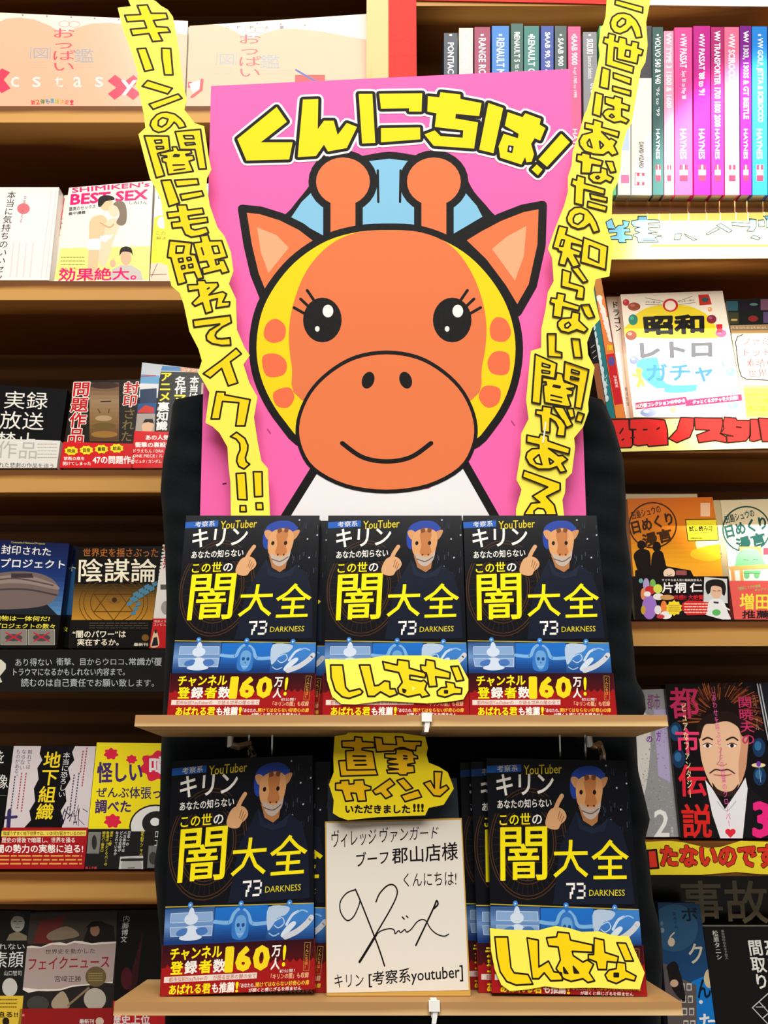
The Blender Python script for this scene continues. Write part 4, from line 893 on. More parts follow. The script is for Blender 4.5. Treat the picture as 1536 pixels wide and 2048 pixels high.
# second shelf
wall_book('paperback', 'white paperback with thin black vertical title, far left above the second shelf', cS([(-180, 1236), (390, 1236), (325, 1850), (-300, 1850)]), 562, 0.022, (238, 230, 224),
    lambda a: (a.at(0, 0, 3.302), a.text('本当に気持ちのいいセックス', [(52, 1262), (108, 1262), (0, 1960), (-66, 1960)], (50, 44, 44), 0.006, True), a.ell(155, 1378, 42, 36, (236, 110, 120)),
      a.text('女医が教える', [(158, 1290), (180, 1290), (148, 1470), (126, 1470)], (150, 110, 110), 0.0, True),
      [a.line([(x, 1600), (x - 22, 1830)], 9, (248, 206, 208), caps=False) for x in (90, 130, 175, 220)], [a.line([(x, 1260), (x - 70, 1840)], 3, (200, 190, 184)) for x in (340, 372)]), spine='R', mat=M_GLOSS)
PKT = (236, 34, 110)
def love(a):
    a.fillclip((226, 222, 216)); a.at(0, 0, 3.302)
    a.poly([(400, 1640), (1000, 1625), (985, 1850), (355, 1850)], (238, 226, 130))
    a.text("SHIMIKEN's", [(474, 1240), (990, 1200), (988, 1232), (476, 1274)], PKT, 0.02); a.text('BEST SEX', [(468, 1282), (978, 1250), (974, 1316), (462, 1356)], PKT, 0.035)
    a.text('最高のセックス', [(456, 1368), (632, 1350), (630, 1374), (456, 1396)], (50, 50, 50), 0.01); a.text('集中講義', [(454, 1402), (566, 1390), (564, 1412), (452, 1424)], (50, 50, 50), 0.01); a.text('しみけん', (856, 1328, 972, 1350), (70, 70, 70), 0.0)
    SK = (238, 190, 150)
    a.poly([(598, 1450), (660, 1420), (700, 1440), (720, 1500), (690, 1580), (660, 1640), (650, 1720), (630, 1850), (580, 1850), (585, 1640), (588, 1540)], SK, True)
    a.poly([(700, 1470), (760, 1440), (790, 1480), (760, 1560), (740, 1620), (720, 1700), (690, 1760), (655, 1740), (660, 1620), (690, 1540)], (242, 204, 172), True)
    a.poly([(580, 1580), (668, 1575), (660, 1650), (578, 1650)], (246, 246, 246)); a.poly([(662, 1560), (752, 1550), (700, 1600), (660, 1590)], (246, 246, 246))
    a.ell(700, 1345, 44, 46, SK); a.poly([(648, 1360), (652, 1310), (690, 1290), (740, 1296), (756, 1318), (700, 1330), (680, 1350), (664, 1366)], (40, 34, 34), True)
    a.ell(752, 1388, 34, 42, (242, 204, 172)); a.poly([(748, 1350), (780, 1326), (822, 1340), (838, 1400), (832, 1470), (800, 1490), (768, 1470), (790, 1420), (776, 1370)], (128, 112, 96), True)
    a.line([(660, 1470), (720, 1500), (750, 1480)], 14, SK, True); a.line([(660, 1470), (722, 1502), (752, 1482)], 3, (150, 110, 90), True)
    a.poly([(720, 1850), (740, 1780), (800, 1750), (870, 1752), (930, 1790), (945, 1850)], (196, 190, 184)); a.ell(832, 1700, 36, 50, (224, 176, 144)); a.poly([(790, 1690), (796, 1645), (830, 1628), (868, 1642), (876, 1690), (862, 1668), (810, 1664)], (40, 32, 30), True)
    a.ell(745, 1740, 20, 24, (224, 176, 144)); a.line([(745, 1730), (752, 1710)], 7, (224, 176, 144))
    dashes(a, 402, 1688, 560, 1760, 3, (110, 104, 60), 5)
    a.text('効果絶大。', [(392, 1772), (900, 1764), (902, 1850), (384, 1858)], PKT, 0.02); a.text('男も女も、', [(398, 1768), (520, 1762), (520, 1784), (398, 1790)], PKT, 0.0)
wall_book('paperback', 'white paperback with pink English title and a cartoon couple, left of the yellow strip', cS([(456, 1240), (1012, 1192), (985, 1848), (358, 1848)]), 562, 0.016, (240, 236, 230), love, spine='L')
wall_book('paperback', 'white paperback edge behind the one with the pink English title', cS([(425, 1290), (975, 1240), (945, 1848), (330, 1848)]), 562, 0.014, (232, 224, 206), lambda a: (a.at(0, 0, 3.302), a.line([(425, 1310), (350, 1830)], 6, (200, 60, 90)), a.text('しみけん', [(400, 1420), (424, 1420), (396, 1560), (372, 1560)], (90, 80, 80), 0.0, True)), Yoff=0.026)
wall_book('paperback', 'white and yellow paperback half hidden behind the left yellow strip', cS([(1028, 1236), (1540, 1200), (1570, 1848), (990, 1848)]), 562, 0.016, (240, 236, 226),
    lambda a: (a.at(0, 0, 3.302), a.poly([(1020, 1440), (1050, 1424), (1180, 1420), (1600, 1420), (1600, 1760), (1150, 1770), (1060, 1740), (985, 1740)], (250, 226, 40)), a.poly([(985, 1740), (1060, 1735), (1120, 1760), (1600, 1770), (1600, 1860), (980, 1860)], (236, 206, 180)),
      a.text('この', (1030, 1530, 1092, 1552), (60, 56, 40), 0.0), a.text('解決', (1032, 1562, 1100, 1584), (60, 56, 40), 0.0), a.ell(1072, 1470, 34, 40, (244, 240, 230)), a.line([(1040, 1740), (1000, 1830)], 4, (120, 80, 70)), a.line([(990, 1815), (1100, 1812)], 4, (120, 80, 70)), a.text('し', (1044, 1292, 1060, 1312), (40, 40, 40), 0.02)), spine='L')
# third shelf
cU = c_(0, 600, 3.572)
wall_book('paperback', 'black paperback with pale grey title and grey paper band, far left on the third shelf', cU([(-180, 596), (482, 640), (402, 1206), (-260, 1206)]), 940, 0.018, (15, 15, 17),
    lambda a: (a.at(0, 600, 3.572), a.text('実録', [(40, 648), (345, 660), (338, 782), (26, 776)], (226, 224, 214), 0.0), a.text('放送', [(6, 790), (318, 806), (310, 930), (-8, 920)], (226, 224, 214), 0.0), a.text('禁止', [(-20, 940), (262, 950), (250, 1070), (-30, 1070)], (226, 224, 214), 0.0)),
    (600 + 985 / 3.572, 600 + 1008 / 3.572, (216, 214, 206), lambda b: (b.at(0, 600, 3.572), b.text('作品', [(-10, 1005), (272, 1018), (262, 1140), (-20, 1130)], (176, 174, 168), 0.0), b.text('された悲劇の作品を追う', [(-40, 1160), (386, 1172), (384, 1202), (-44, 1198)], (70, 68, 66), 0.0), dashes(b, 270, 1020, 410, 1140, 5, (150, 148, 142), 4))), spine='R')
RW = [(5, (236, 230, 220))]
def sealed(a):
    a.fillclip((34, 26, 22)); a.at(0, 600, 3.572)
    a.grad(640, 590, 850, 1010, [(0, (96, 66, 48)), (.3, (150, 124, 92)), (.7, (128, 94, 56)), (1, (84, 58, 34))], 14)
    for x0, x1, y, c in ((640, 850, 610, (60, 44, 34)), (660, 830, 900, (104, 84, 40)), (650, 840, 960, (150, 108, 50))): a.ell((x0 + x1) / 2, y, (x1 - x0) / 2, 24, c)
    a.line([(722, 726), (790, 724)], 9, (50, 34, 26)); a.line([(700, 780), (716, 806)], 8, (90, 66, 44)); a.line([(780, 780), (776, 806)], 8, (90, 66, 44)); a.ell(740, 845, 60, 20, (170, 146, 106))
    a.text('問題作品', [(522, 590), (650, 588), (596, 1022), (480, 1022)], (190, 24, 30), 0.02, True, RW)
    a.text('封印', [(888, 585), (1000, 585), (972, 762), (876, 762)], (190, 24, 30), 0.02, True, RW); a.text('された', [(884, 778), (976, 778), (944, 1008), (860, 1008)], (120, 104, 60), 0.01, True, [(2.5, (30, 22, 16))])
def sealed_band(b):
    b.at(0, 600, 3.572)
    for x, y, t in ((512, 1080, '映画'), (620, 1075, '音楽'), (727, 1068, '書籍'), (836, 1062, '絵画')):
        b.poly([(x + (52 if k % 2 else 42) * math.cos(k * .39), y + (34 if k % 2 else 27) * math.sin(k * .39)) for k in range(16)], (244, 222, 40)); b.text(t, (x - 28, y - 15, x + 28, y + 15), (50, 36, 20), 0.02)
    b.text('禁断の扉を', (458, 1122, 606, 1148), (246, 234, 230), 0.012); b.text('開けてしまった', (452, 1158, 652, 1184), (246, 234, 230), 0.012); b.text('47の問題作品', (664, 1115, 990, 1174), (250, 240, 236), 0.025)
wall_book('paperback', 'dark paperback with red-and-white vertical title and a faded face painting, red band below', cU([(525, 576), (1004, 568), (944, 1206), (430, 1206)]), 940, 0.018, (34, 26, 22), sealed,
    (600 + 1016 / 3.572, 600 + 1030 / 3.572, (204, 32, 36), sealed_band), spine='L')
def manga(a):
    a.fillclip((14, 13, 14)); a.at(0, 600, 3.572)
    for i, (q, c) in enumerate((([(1012, 446), (1500, 500), (1500, 520), (1150, 512), (1140, 560), (1004, 560)], (196, 206, 214)), ([(1004, 530), (1140, 540), (1136, 600), (1000, 596)], (106, 164, 206)), ([(1000, 596), (1136, 600), (1126, 700), (990, 696)], (220, 222, 224)), ([(1000, 640), (1120, 630), (1118, 740), (1000, 740)], (40, 60, 90)), ([(985, 740), (1118, 735), (1110, 812), (975, 806)], (40, 84, 140)), ([(990, 790), (1040, 750), (1100, 770), (1100, 806), (985, 806)], (206, 56, 44)), ([(972, 812), (1110, 812), (1104, 940), (958, 940)], (170, 160, 150)), ([(1012, 900), (1040, 860), (1090, 860), (1100, 900), (1080, 940), (1020, 940)], (224, 186, 150)), ([(1020, 880), (1036, 852), (1090, 850), (1100, 884), (1060, 872)], (26, 22, 22)), ([(1160, 470), (1300, 480), (1300, 508), (1150, 505)], (80, 140, 190)), ([(1290, 480), (1410, 490), (1410, 520), (1290, 512)], (220, 150, 100)))): a.poly(q, c)
    a.line([(1010, 545), (1110, 540)], 8, (200, 60, 60)); a.text('コナン', (1300, 490, 1400, 512), (230, 240, 250), 0.02)
    a.text('アニメ', [(1150, 520), (1228, 520), (1216, 722), (1136, 722)], (252, 236, 30), 0.035, True); a.text('裏知識', [(1126, 728), (1214, 728), (1194, 932), (1112, 932)], (246, 246, 244), 0.03, True)
    a.text('名作', [(1250, 545), (1332, 545), (1326, 674), (1246, 674)], (246, 246, 244), 0.03, True); a.text('マンガ', [(1244, 678), (1330, 678), (1316, 880), (1232, 880)], (252, 236, 30), 0.035, True)
    a.text('本当は', [(1358, 545), (1424, 545), (1412, 712), (1346, 712)], (246, 246, 244), 0.03, True); a.poly([(1440, 590), (1474, 600), (1470, 680), (1436, 690)], (190, 170, 150))
def manga_band(b):
    b.at(0, 600, 3.572)
    b.text('あの人気', (1042, 966, 1210, 1004), (250, 244, 240), 0.03); b.text('衝撃の裏設定', (966, 1018, 1230, 1056), (250, 244, 240), 0.03)
    b.text('ドラえもん / DRA', (956, 1068, 1170, 1094), (250, 236, 232), 0.01); b.text('ONE PIECE / ル', (952, 1104, 1166, 1128), (250, 236, 232), 0.01); b.text('ラピュタ / ガンダム', (946, 1142, 1156, 1168), (250, 236, 232), 0.01)
wall_book('paperback', 'black paperback with yellow and white vertical title and comic panels, beside the black fabric', cU([(1016, 446), (1486, 500), (1460, 1206), (940, 1206)]), 940, 0.018, (14, 13, 14), manga,
    (600 + 938 / 3.572, 600 + 952 / 3.572, (216, 30, 36), manga_band), spine='L')
# fourth shelf, behind the black hand-written sign
cV = c_(0, 1000, 3.572)
def project(a):
    a.at(0, 1000, 3.572)
    a.grad(-220, 270, 520, 830, [(0, (22, 28, 72)), (.5, (26, 52, 110)), (1, (92, 140, 184))], 16)
    a.text('Concealed National Projects', [(80, 294), (322, 306), (322, 322), (80, 312)], (206, 196, 60), 0.008)
    a.text('封印された', [(14, 318), (366, 342), (362, 400), (8, 386)], (238, 236, 230), 0.01); a.text('国家プロジェクト', [(-150, 408), (466, 430), (462, 492), (-160, 482)], (238, 236, 230), 0.014)
    a.poly([(-150, 830), (-100, 760), (330, 740), (420, 830)], (30, 36, 44))
    a.poly([(-200, 620), (-100, 545), (80, 512), (260, 520), (380, 570), (420, 640), (400, 700), (330, 750), (180, 775), (-60, 780), (-200, 740)], (112, 96, 92), True)
    a.poly([(-180, 600), (0, 545), (200, 540), (390, 600), (410, 640), (200, 600), (0, 600), (-180, 650)], (142, 124, 116), True); a.line([(-180, 665), (0, 640), (200, 640), (405, 680)], 12, (70, 60, 62), True); a.line([(-160, 600), (100, 560), (380, 610)], 10, (84, 72, 74), True)
    a.poly([(80, 525), (230, 525), (240, 556), (80, 556)], (60, 52, 56))
def project_band(b):
    b.at(0, 1000, 3.572)
    b.text('建物は一体何だ?', [(-40, 826), (362, 832), (360, 868), (-44, 864)], (240, 226, 70), 0.014); b.text('プロジェクトの数々', [(-30, 880), (398, 886), (394, 922), (-34, 918)], (240, 226, 70), 0.014)
    for x0, x1 in ((8, 196), (206, 394)):
        b.rect(x0, 926, x1, 1036, (128, 124, 114)); b.ell((x0 + x1) / 2, 985, 62, 26, (70, 70, 70)); b.line([(x0 + 40, 950), (x1 - 40, 1010)], 10, (190, 40, 60)); b.line([(x1 - 40, 950), (x0 + 40, 1010)], 10, (190, 40, 60)); b.line([(x0, 926), (x1, 926), (x1, 1036), (x0, 1036)], 3, (190, 186, 170), False, True)
wall_book('paperback', 'blue paperback with white title over a saucer-shaped building, black and yellow band', cV([(-150, 276), (496, 312), (402, 1078), (-220, 1078)]), 1302, 0.018, (24, 30, 72), project, (1000 + 808 / 3.572, 1000 + 824 / 3.572, (16, 16, 16), project_band), spine='R')
wall_book('paperback', 'blue and black paperback edge peeking out behind the saucer building paperback', cV([(60, 318), (556, 330), (488, 1078), (20, 1078)]), 1302, 0.018, (18, 24, 54), lambda a: (a.at(0, 1000, 3.572), a.poly([(490, 480), (556, 480), (520, 820), (440, 820)], (40, 84, 130)), a.text('ト', (508, 460, 548, 510), (230, 228, 220), 0.01), a.poly([(440, 830), (540, 830), (488, 1078), (400, 1078)], (14, 14, 14)), a.text('々', (450, 904, 484, 940), (230, 216, 60), 0.01)), Yoff=0.03, spine='R')
def plot(a):
    a.fillclip((18, 16, 15)); a.at(0, 1000, 3.572)
    a.grad(500, 600, 1120, 862, [(0, (52, 38, 16)), (.4, (130, 92, 34)), (1, (192, 136, 44))], 14)
    DK = (88, 56, 18)
    for r in (245, 215, 165): a.ring(812, 735, r, r * .82, 5, DK)
    for i in range(6):
        t = i * math.pi / 3; t2 = t + 2 * math.pi / 3; a.line([(812 + 160 * math.sin(t), 735 - 125 * math.cos(t)), (812 + 160 * math.sin(t2), 735 - 125 * math.cos(t2))], 5, DK)
    a.ell(815, 715, 48, 22, (130, 90, 40)); a.ell(818, 714, 18, 18, (60, 40, 20))
    for i in range(5):
        for j_ in range(3 if i < 3 else 2): a.poly([(905 + i * 40 + j_ * 22 + dx, 735 - i * 26 - j_ * 34 + dy) for dx, dy in ((0, 0), (34, -16), (42, 8), (8, 26))], (74, 128, 156))
    for i in range(3): a.poly([(935 + i * 18 + dx, 800 - i * 32 + dy) for dx, dy in ((0, 0), (34, -8), (36, 18), (2, 22))], (74, 128, 156))
    a.text('世界史を揺さぶった', [(594, 346), (1132, 342), (1128, 412), (592, 404)], (176, 100, 40), 0.012); a.text('陰謀論', [(566, 420), (1120, 420), (1116, 590), (560, 588)], (240, 232, 206), 0.008)
def plot_band(b):
    b.at(0, 1000, 3.572); dashes(b, 640, 872, 1060, 924, 3, (96, 84, 66), 4)
    b.text('“闇のパワー”は', [(522, 934), (902, 934), (900, 986), (520, 986)], (240, 230, 206), 0.016); b.text('実在するか。', [(556, 992), (852, 992), (850, 1042), (553, 1042)], (240, 230, 206), 0.016); b.text('最新刊', (958, 1022, 1058, 1044), (226, 216, 190), 0.02); b.ell(1040, 985, 26, 24, (120, 84, 36))
wall_book('paperback', 'black paperback with large cream title over a gold magic circle, left of the black fabric', cV([(552, 336), (1160, 330), (1062, 1078), (492, 1078)]), 1302, 0.018, (18, 16, 15), plot, (1000 + 858 / 3.572, 1000 + 858 / 3.572, (20, 18, 17), plot_band), spine='L')
wall_book('paperback', 'white ragged-edged paperback with red band, half hidden by the black fabric', cV([(1162, 318), (1620, 318), (1560, 1078), (1066, 1078)]), 1302, 0.016, (226, 222, 214),
    lambda a: (a.at(0, 1000, 3.572), [a.poly([(1158 - 118 * t, 330 + 550 * t), (1180 - 118 * t + rs.uniform(0, 14), 340 + 550 * t), (1148 - 118 * t, 352 + 550 * t)], (20, 18, 18)) for t in [k / 22 for k in range(22)]], a.text('悪', (1164, 405, 1236, 492), (180, 30, 40), 0.01), a.ell(1184, 345, 18, 16, (206, 120, 60)), a.poly([(1146, 604), (1240, 604), (1240, 640), (1146, 640)], (90, 86, 80)), a.ell(1190, 770, 40, 50, (160, 156, 150))),
    (1000 + 848 / 3.572, 1000 + 848 / 3.572, (196, 34, 38), lambda b: (b.at(0, 1000, 3.572), b.text('電気イス', (1104, 860, 1190, 876), (240, 226, 220), 0.0), b.text('コンピュータ', (1100, 882, 1230, 898), (240, 226, 220), 0.0), b.poly([(1110, 930), (1126, 950), (1138, 1040), (1078, 1050), (1096, 960)], (226, 196, 160), True), b.ell(1114, 940, 10, 14, (60, 40, 30)), b.poly([(1100, 985), (1124, 980), (1132, 1040), (1084, 1046)], (40, 32, 36)))), spine='L')
FRONT = Plane((0, YS - 0.0012, CAM.z), 0)
def d_hand(a):
    a.at(0, 1000, 3.572); C = (196, 204, 206)
    a.text('あり得ない', [(112, 1132), (372, 1130), (372, 1186), (112, 1188)], C, 0.0); a.text('衝撃、目からウロコ、', [(404, 1128), (912, 1130), (912, 1180), (404, 1182)], C, 0.004); a.text('常識が覆', [(922, 1128), (1160, 1124), (1156, 1186), (922, 1178)], C, 0.008)
    a.text('トラウマになるかもしれない内容まで。', [(98, 1200), (896, 1200), (892, 1254), (96, 1256)], C, 0.006); a.text('読むのは自己責任でお願い致します。', [(152, 1274), (1104, 1280), (1102, 1334), (152, 1334)], C, 0.006)
    a.poly([(-90, 1120), (10, 1140), (44, 1170), (44, 1205), (0, 1260), (18, 1300), (-20, 1312), (-90, 1290)], (226, 222, 204))
def flat_sign(name, label, pl, outline, draw, paper, mat=None, cat='sign', thick=0.0008):
    o_ = cut_sign(name, label, pl, outline, draw, cat, thick, paper)
    if mat: o_.data.materials.clear(); o_.data.materials.append(mat)
    return o_
flat_sign('shelf_sign', 'black plastic-wrapped shelf sign with white handwriting, left of the display stand', FRONT, cV([(-260, 1068), (1260, 1068), (1260, 1368), (-260, 1368)]), d_hand, (16, 17, 19), M_GLOSS)
# fifth shelf
cW = c_(0, 1400, 3.16)
wall_book('paperback', 'black paperback cut off by the left edge, beside the grey one with yellow title', cW([(-260, 292), (84, 292), (-20, 1098), (-380, 1098)]), 1748, 0.016, (14, 14, 15), lambda a: (a.at(0, 1400, 3.16), a.text('像', (-20, 470, 50, 560), (236, 234, 230), 0.004), a.text('を', (-14, 320, 26, 400), (236, 234, 230), 0.004), a.line([(-200, 604), (40, 604)], 3, (120, 120, 120))), spine='R')
def under(a):
    a.fillclip((214, 204, 206)); a.at(0, 1400, 3.16)
    edge = [(262, 285), (250, 340), (268, 380), (236, 430), (244, 500), (214, 560), (222, 640), (186, 700), (196, 760), (150, 810), (390, 812), (402, 760), (384, 700), (420, 640), (412, 560), (446, 500), (430, 430), (470, 380), (456, 330), (478, 285)]
    a.poly(edge, (16, 14, 18))
    for i in range(14): x = rs.uniform(380, 540); a.line([(x, rs.uniform(650, 800)), (x + rs.uniform(-40, 40), rs.uniform(660, 810))], rs.uniform(2, 7), (46, 40, 74))
    a.line([(60, 700), (52, 810)], 26, (54, 46, 96)); a.line([(24, 745), (104, 738)], 18, (54, 46, 96))
    a.text('地下組織', [(284, 326), (392, 326), (330, 756), (222, 756)], (246, 216, 40), 0.016, True); a.text('本当に恐ろしい', [(402, 330), (446, 330), (410, 612), (366, 612)], (236, 232, 236), 0.0, True)
    PU = (70, 56, 100); RD = (170, 60, 80)
    for t, x, y0, y1, w_ in (('触れては', 178, 312, 436, 28), ('ならない', 140, 312, 440, 28), ('ものがある。', 104, 312, 480, 28)): a.text(t, [(x, y0), (x + w_, y0), (x + w_ - 16, y1), (x - 16, y1)], PU, 0.004, True)
    for x, y0, y1, c in ((166, 460, 700, RD), (138, 460, 690, RD), (96, 480, 720, PU), (60, 480, 700, PU), (550, 300, 540, RD), (526, 320, 460, RD), (500, 460, 720, PU), (470, 470, 700, PU)):
        y = y0
        while y < y1: f = (y - y0) / 560; a.line([(x - 70 * f, y), (x - 70 * f - 2, y + 12)], 8, c, caps=False); y += 18
def under_band(b):
    b.at(0, 1400, 3.16)
    b.poly([(14, 826), (548, 824), (545, 858), (10, 862)], (244, 220, 90)); b.text('陰謀うずまく地下世界では、いま何が起きているのか!?', (24, 830, 540, 856), (70, 30, 20), 0.012)
    b.text('歴史の背後で暗躍し、世界を操る', (14, 868, 476, 902), (246, 236, 224), 0.012); b.text('闇の勢力の実態に迫る!', (-20, 912, 528, 966), (250, 244, 236), 0.02)
    dashes(b, 0, 972, 520, 1046, 3, (236, 170, 80), 9)
wall_book('paperback', 'pale grey paperback with a black ink stroke, yellow vertical title and red band', cW([(88, 290), (606, 292), (526, 1098), (-14, 1098)]), 1748, 0.018, (214, 204, 206), under, (1400 + 806 / 3.16, 1400 + 806 / 3.16, (168, 26, 34), under_band), spine='L')
def odd(a):
    a.fillclip((250, 230, 20)); a.at(0, 1400, 3.16); RC = (226, 30, 70)
    def cloud(x, y, r): a.poly([(x + r * (1 + .14 * math.sin(7 * t)) * math.cos(t), y + .82 * r * (1 + .14 * math.sin(7 * t)) * math.sin(t)) for t in [k * .16 for k in range(39)]], RC)
    cloud(702, 340, 42); cloud(832, 375, 32); cloud(712, 765, 50); cloud(1000, 420, 110)
    a.text('噂', (942, 356, 1100, 480), (246, 240, 240), 0.02)
    PV = (66, 36, 110)
    a.text('怪しい', [(614, 392), (900, 384), (900, 520), (612, 526)], PV, 0.03); a.text('ぜんぶ体張って', [(610, 552), (1090, 544), (1090, 632), (606, 614)], (60, 40, 90), 0.02); a.text('調べた', [(604, 626), (830, 634), (826, 712), (598, 718)], PV, 0.028)
    a.poly([(548, 814), (1140, 814), (1120, 1100), (520, 1100)], (18, 17, 18))
    a.ell(985, 800, 168, 140, (20, 18, 18)); a.ell(985, 800, 158, 130, (234, 232, 228)); a.ell(990, 780, 92, 78, (26, 24, 24)); a.ell(980, 770, 30, 26, (244, 244, 240)); a.poly([(800, 830), (1160, 830), (1160, 940), (820, 940)], (18, 17, 18))
    for x, y0, y1, c, t in ((656, 830, 960, (240, 216, 40), '暗示バー等手口'), (680, 830, 1046, (240, 216, 40), '香港ぼったくりバーの'), (706, 830, 920, (240, 216, 40), '東京・上野'), (740, 830, 980, (236, 236, 232), 'なされているか'), (766, 830, 960, (236, 236, 232), 'どんな会話が'), (790, 830, 960, (236, 236, 232), 'バカ高校では'), (816, 830, 920, (236, 236, 232), '日本一の'), (900, 830, 1030, (240, 216, 40), '花粉シャワー'), (990, 830, 980, (236, 236, 232), 'ロコの')): a.text(t, [(x - 8, y0), (x + 12, y0), (x - 2, y1), (x - 22, y1)], c, 0.01, True)
    a.poly([(560, 834), (640, 834), (626, 970), (548, 970)], (126, 124, 118)); a.ell(596, 900, 16, 46, (40, 38, 36))
    a.poly([(760, 990), (905, 984), (905, 1090), (748, 1090)], (206, 204, 200)); a.ell(832, 1050, 66, 56, (176, 174, 170)); a.line([(770, 1010), (900, 1008)], 16, (30, 30, 30)); a.line([(810, 1062), (850, 1060)], 5, (90, 86, 84))
    a.poly([(940, 920), (1008, 920), (1000, 1060), (930, 1060)], (120, 118, 114)); a.ell(968, 1000, 26, 40, (60, 58, 56)); a.text('鉄人文庫', (540, 1052, 612, 1074), (226, 60, 60), 0.012)
wall_book('paperback', 'yellow paperback with purple title, red clouds and a big eye, partly behind the black fabric', cW([(612, 268), (1180, 276), (1150, 1098), (528, 1098)]), 1748, 0.018, (250, 230, 20), odd, spine='L', mat=M_GLOSS)
# bottom shelf, feet of the books below the frame
def greyhead(a, x, y, s, sk=(176, 172, 164)):
    a.ell(x, y, 40 * s, 52 * s, sk); a.poly([(x - 42 * s, y - 6 * s), (x - 40 * s, y - 44 * s), (x, y - 60 * s), (x + 42 * s, y - 40 * s), (x + 40 * s, y - 10 * s), (x + 24 * s, y - 34 * s), (x - 20 * s, y - 36 * s)], (44, 42, 40), True)
    a.line([(x - 22 * s, y - 8 * s), (x - 8 * s, y - 8 * s)], 5 * s, (60, 56, 52)); a.line([(x + 8 * s, y - 8 * s), (x + 22 * s, y - 8 * s)], 5 * s, (60, 56, 52)); a.line([(x, y), (x - 2 * s, y + 12 * s)], 4 * s, (130, 124, 116)); a.line([(x - 12 * s, y + 26 * s), (x + 12 * s, y + 26 * s)], 4 * s, (90, 84, 80))
def bare(a):
    a.fillclip((30, 30, 28)); a.at(0, 1400, 3.16)
    a.poly([(40, 1520), (60, 1480), (110, 1462), (170, 1490), (170, 1520)], (140, 130, 104)); greyhead(a, 112, 1408, 1.1)
    a.text('られない', (-60, 1540, 156, 1576), (232, 232, 228), 0.0); a.text('素顔', [(-40, 1590), (152, 1586), (146, 1690), (-48, 1696)], (236, 236, 232), 0.004); a.text('山口智司', (26, 1710, 136, 1742), (210, 210, 206), 0.0); a.ell(62, 1815, 48, 58, (200, 198, 190))
wall_book('paperback', 'dark paperback with a grey portrait and yellow band, cut off at bottom left', cW([(-220, 1330), (192, 1338), (96, 2430), (-340, 2430)]), ZL5, 0.018, (30, 30, 28), bare, (1400 + 1868 / 3.16, 1400 + 1868 / 3.16, (226, 190, 60), lambda b: (b.at(0, 1400, 3.16), b.text('迫る!!', (-20, 1968, 116, 2004), (40, 30, 20), 0.02), dashes(b, 0, 1880, 110, 1950, 3, (120, 90, 30), 6), b.ell(40, 2030, 22, 26, (40, 30, 20)))), spine='R')
def fake(a):
    a.fillclip((40, 36, 34)); a.at(0, 1400, 3.16)
    a.poly([(190, 1350), (740, 1340), (730, 1540), (170, 1540)], (66, 58, 52)); a.poly([(250, 1400), (420, 1360), (330, 1540), (210, 1540)], (108, 44, 38)); a.poly([(520, 1540), (560, 1430), (640, 1400), (720, 1430), (730, 1540)], (30, 26, 26)); a.ell(600, 1455, 30, 38, (150, 112, 88)); a.poly([(540, 1440), (580, 1400), (640, 1396), (676, 1420), (600, 1432)], (22, 20, 20)); a.poly([(300, 1480), (420, 1430), (500, 1490), (330, 1520)], (136, 120, 98), True)
    a.poly([(158, 1560), (200, 1552), (260, 1560), (320, 1536), (380, 1530), (420, 1540), (470, 1522), (520, 1524), (580, 1538), (640, 1530), (734, 1526), (712, 1790), (660, 1786), (600, 1800), (520, 1806), (460, 1812), (380, 1836), (300, 1840), (240, 1838), (180, 1850), (134, 1826)], (236, 226, 214)); a.poly([(160, 1568), (260, 1568), (330, 1546), (420, 1550), (470, 1534), (580, 1548), (732, 1536), (712, 1780), (600, 1792), (460, 1802), (380, 1826), (240, 1828), (136, 1816)], (178, 158, 152))
    a.text('世界史を動かした', [(288, 1576), (602, 1568), (600, 1600), (286, 1606)], (50, 42, 42), 0.004); a.text('フェイクニュース', [(184, 1630), (694, 1614), (690, 1690), (176, 1708)], (150, 34, 44), 0.012); a.text('宮﨑正勝', (346, 1742, 514, 1782), (40, 36, 36), 0.004)
    a.ell(606, 1748, 66, 64, (110, 92, 60)); dashes(a, 560, 1720, 650, 1780, 4, (168, 144, 90), 5)
    a.poly([(330, 1900), (400, 1840), (440, 1940), (340, 1950)], (168, 150, 126), True); a.ell(600, 1890, 70, 70, (184, 176, 160)); a.line([(430, 1930), (560, 1820)], 14, (140, 116, 90)); a.ell(240, 1920, 70, 50, (66, 66, 60))
wall_book('paperback', 'dark paperback with a torn-paper label and dark red title, bottom left of the photo', cW([(192, 1342), (744, 1330), (694, 2430), (84, 2430)]), ZL5, 0.018, (40, 36, 34), fake, (1400 + 1950 / 3.16, 1400 + 1944 / 3.16, (150, 30, 30), lambda b: (b.at(0, 1400, 3.16), b.text('最新刊', (504, 2014, 596, 2044), (236, 226, 220), 0.016), b.ell(632, 2030, 26, 26, (214, 190, 170)), b.ell(150, 1990, 8, 8, (230, 130, 120)))), spine='L')
wall_book('paperback', 'black paperback with small white vertical lettering between the torn-paper book and the black fabric', cW([(748, 1330), (1160, 1326), (1120, 2430), (694, 2430)]), ZL5, 0.018, (20, 18, 18), lambda a: (a.at(0, 1400, 3.16), a.text('内藤博文', [(778, 1362), (824, 1362), (800, 1532), (762, 1532)], (222, 222, 218), 0.0, True), [a.line([(900 - k * 14, 1480 + k * 50), (860 - k * 12, 1800 + k * 20)], 8, (60, 24, 28), True) for k in range(5)], a.ell(800, 1760, 36, 70, (76, 26, 34))), (1400 + 1900 / 3.16, 1400 + 1890 / 3.16, (196, 34, 40), lambda b: (b.at(0, 1400, 3.16), b.text('歴史上位', (706, 1990, 950, 2048), (240, 226, 222), 0.03))), spine='L')
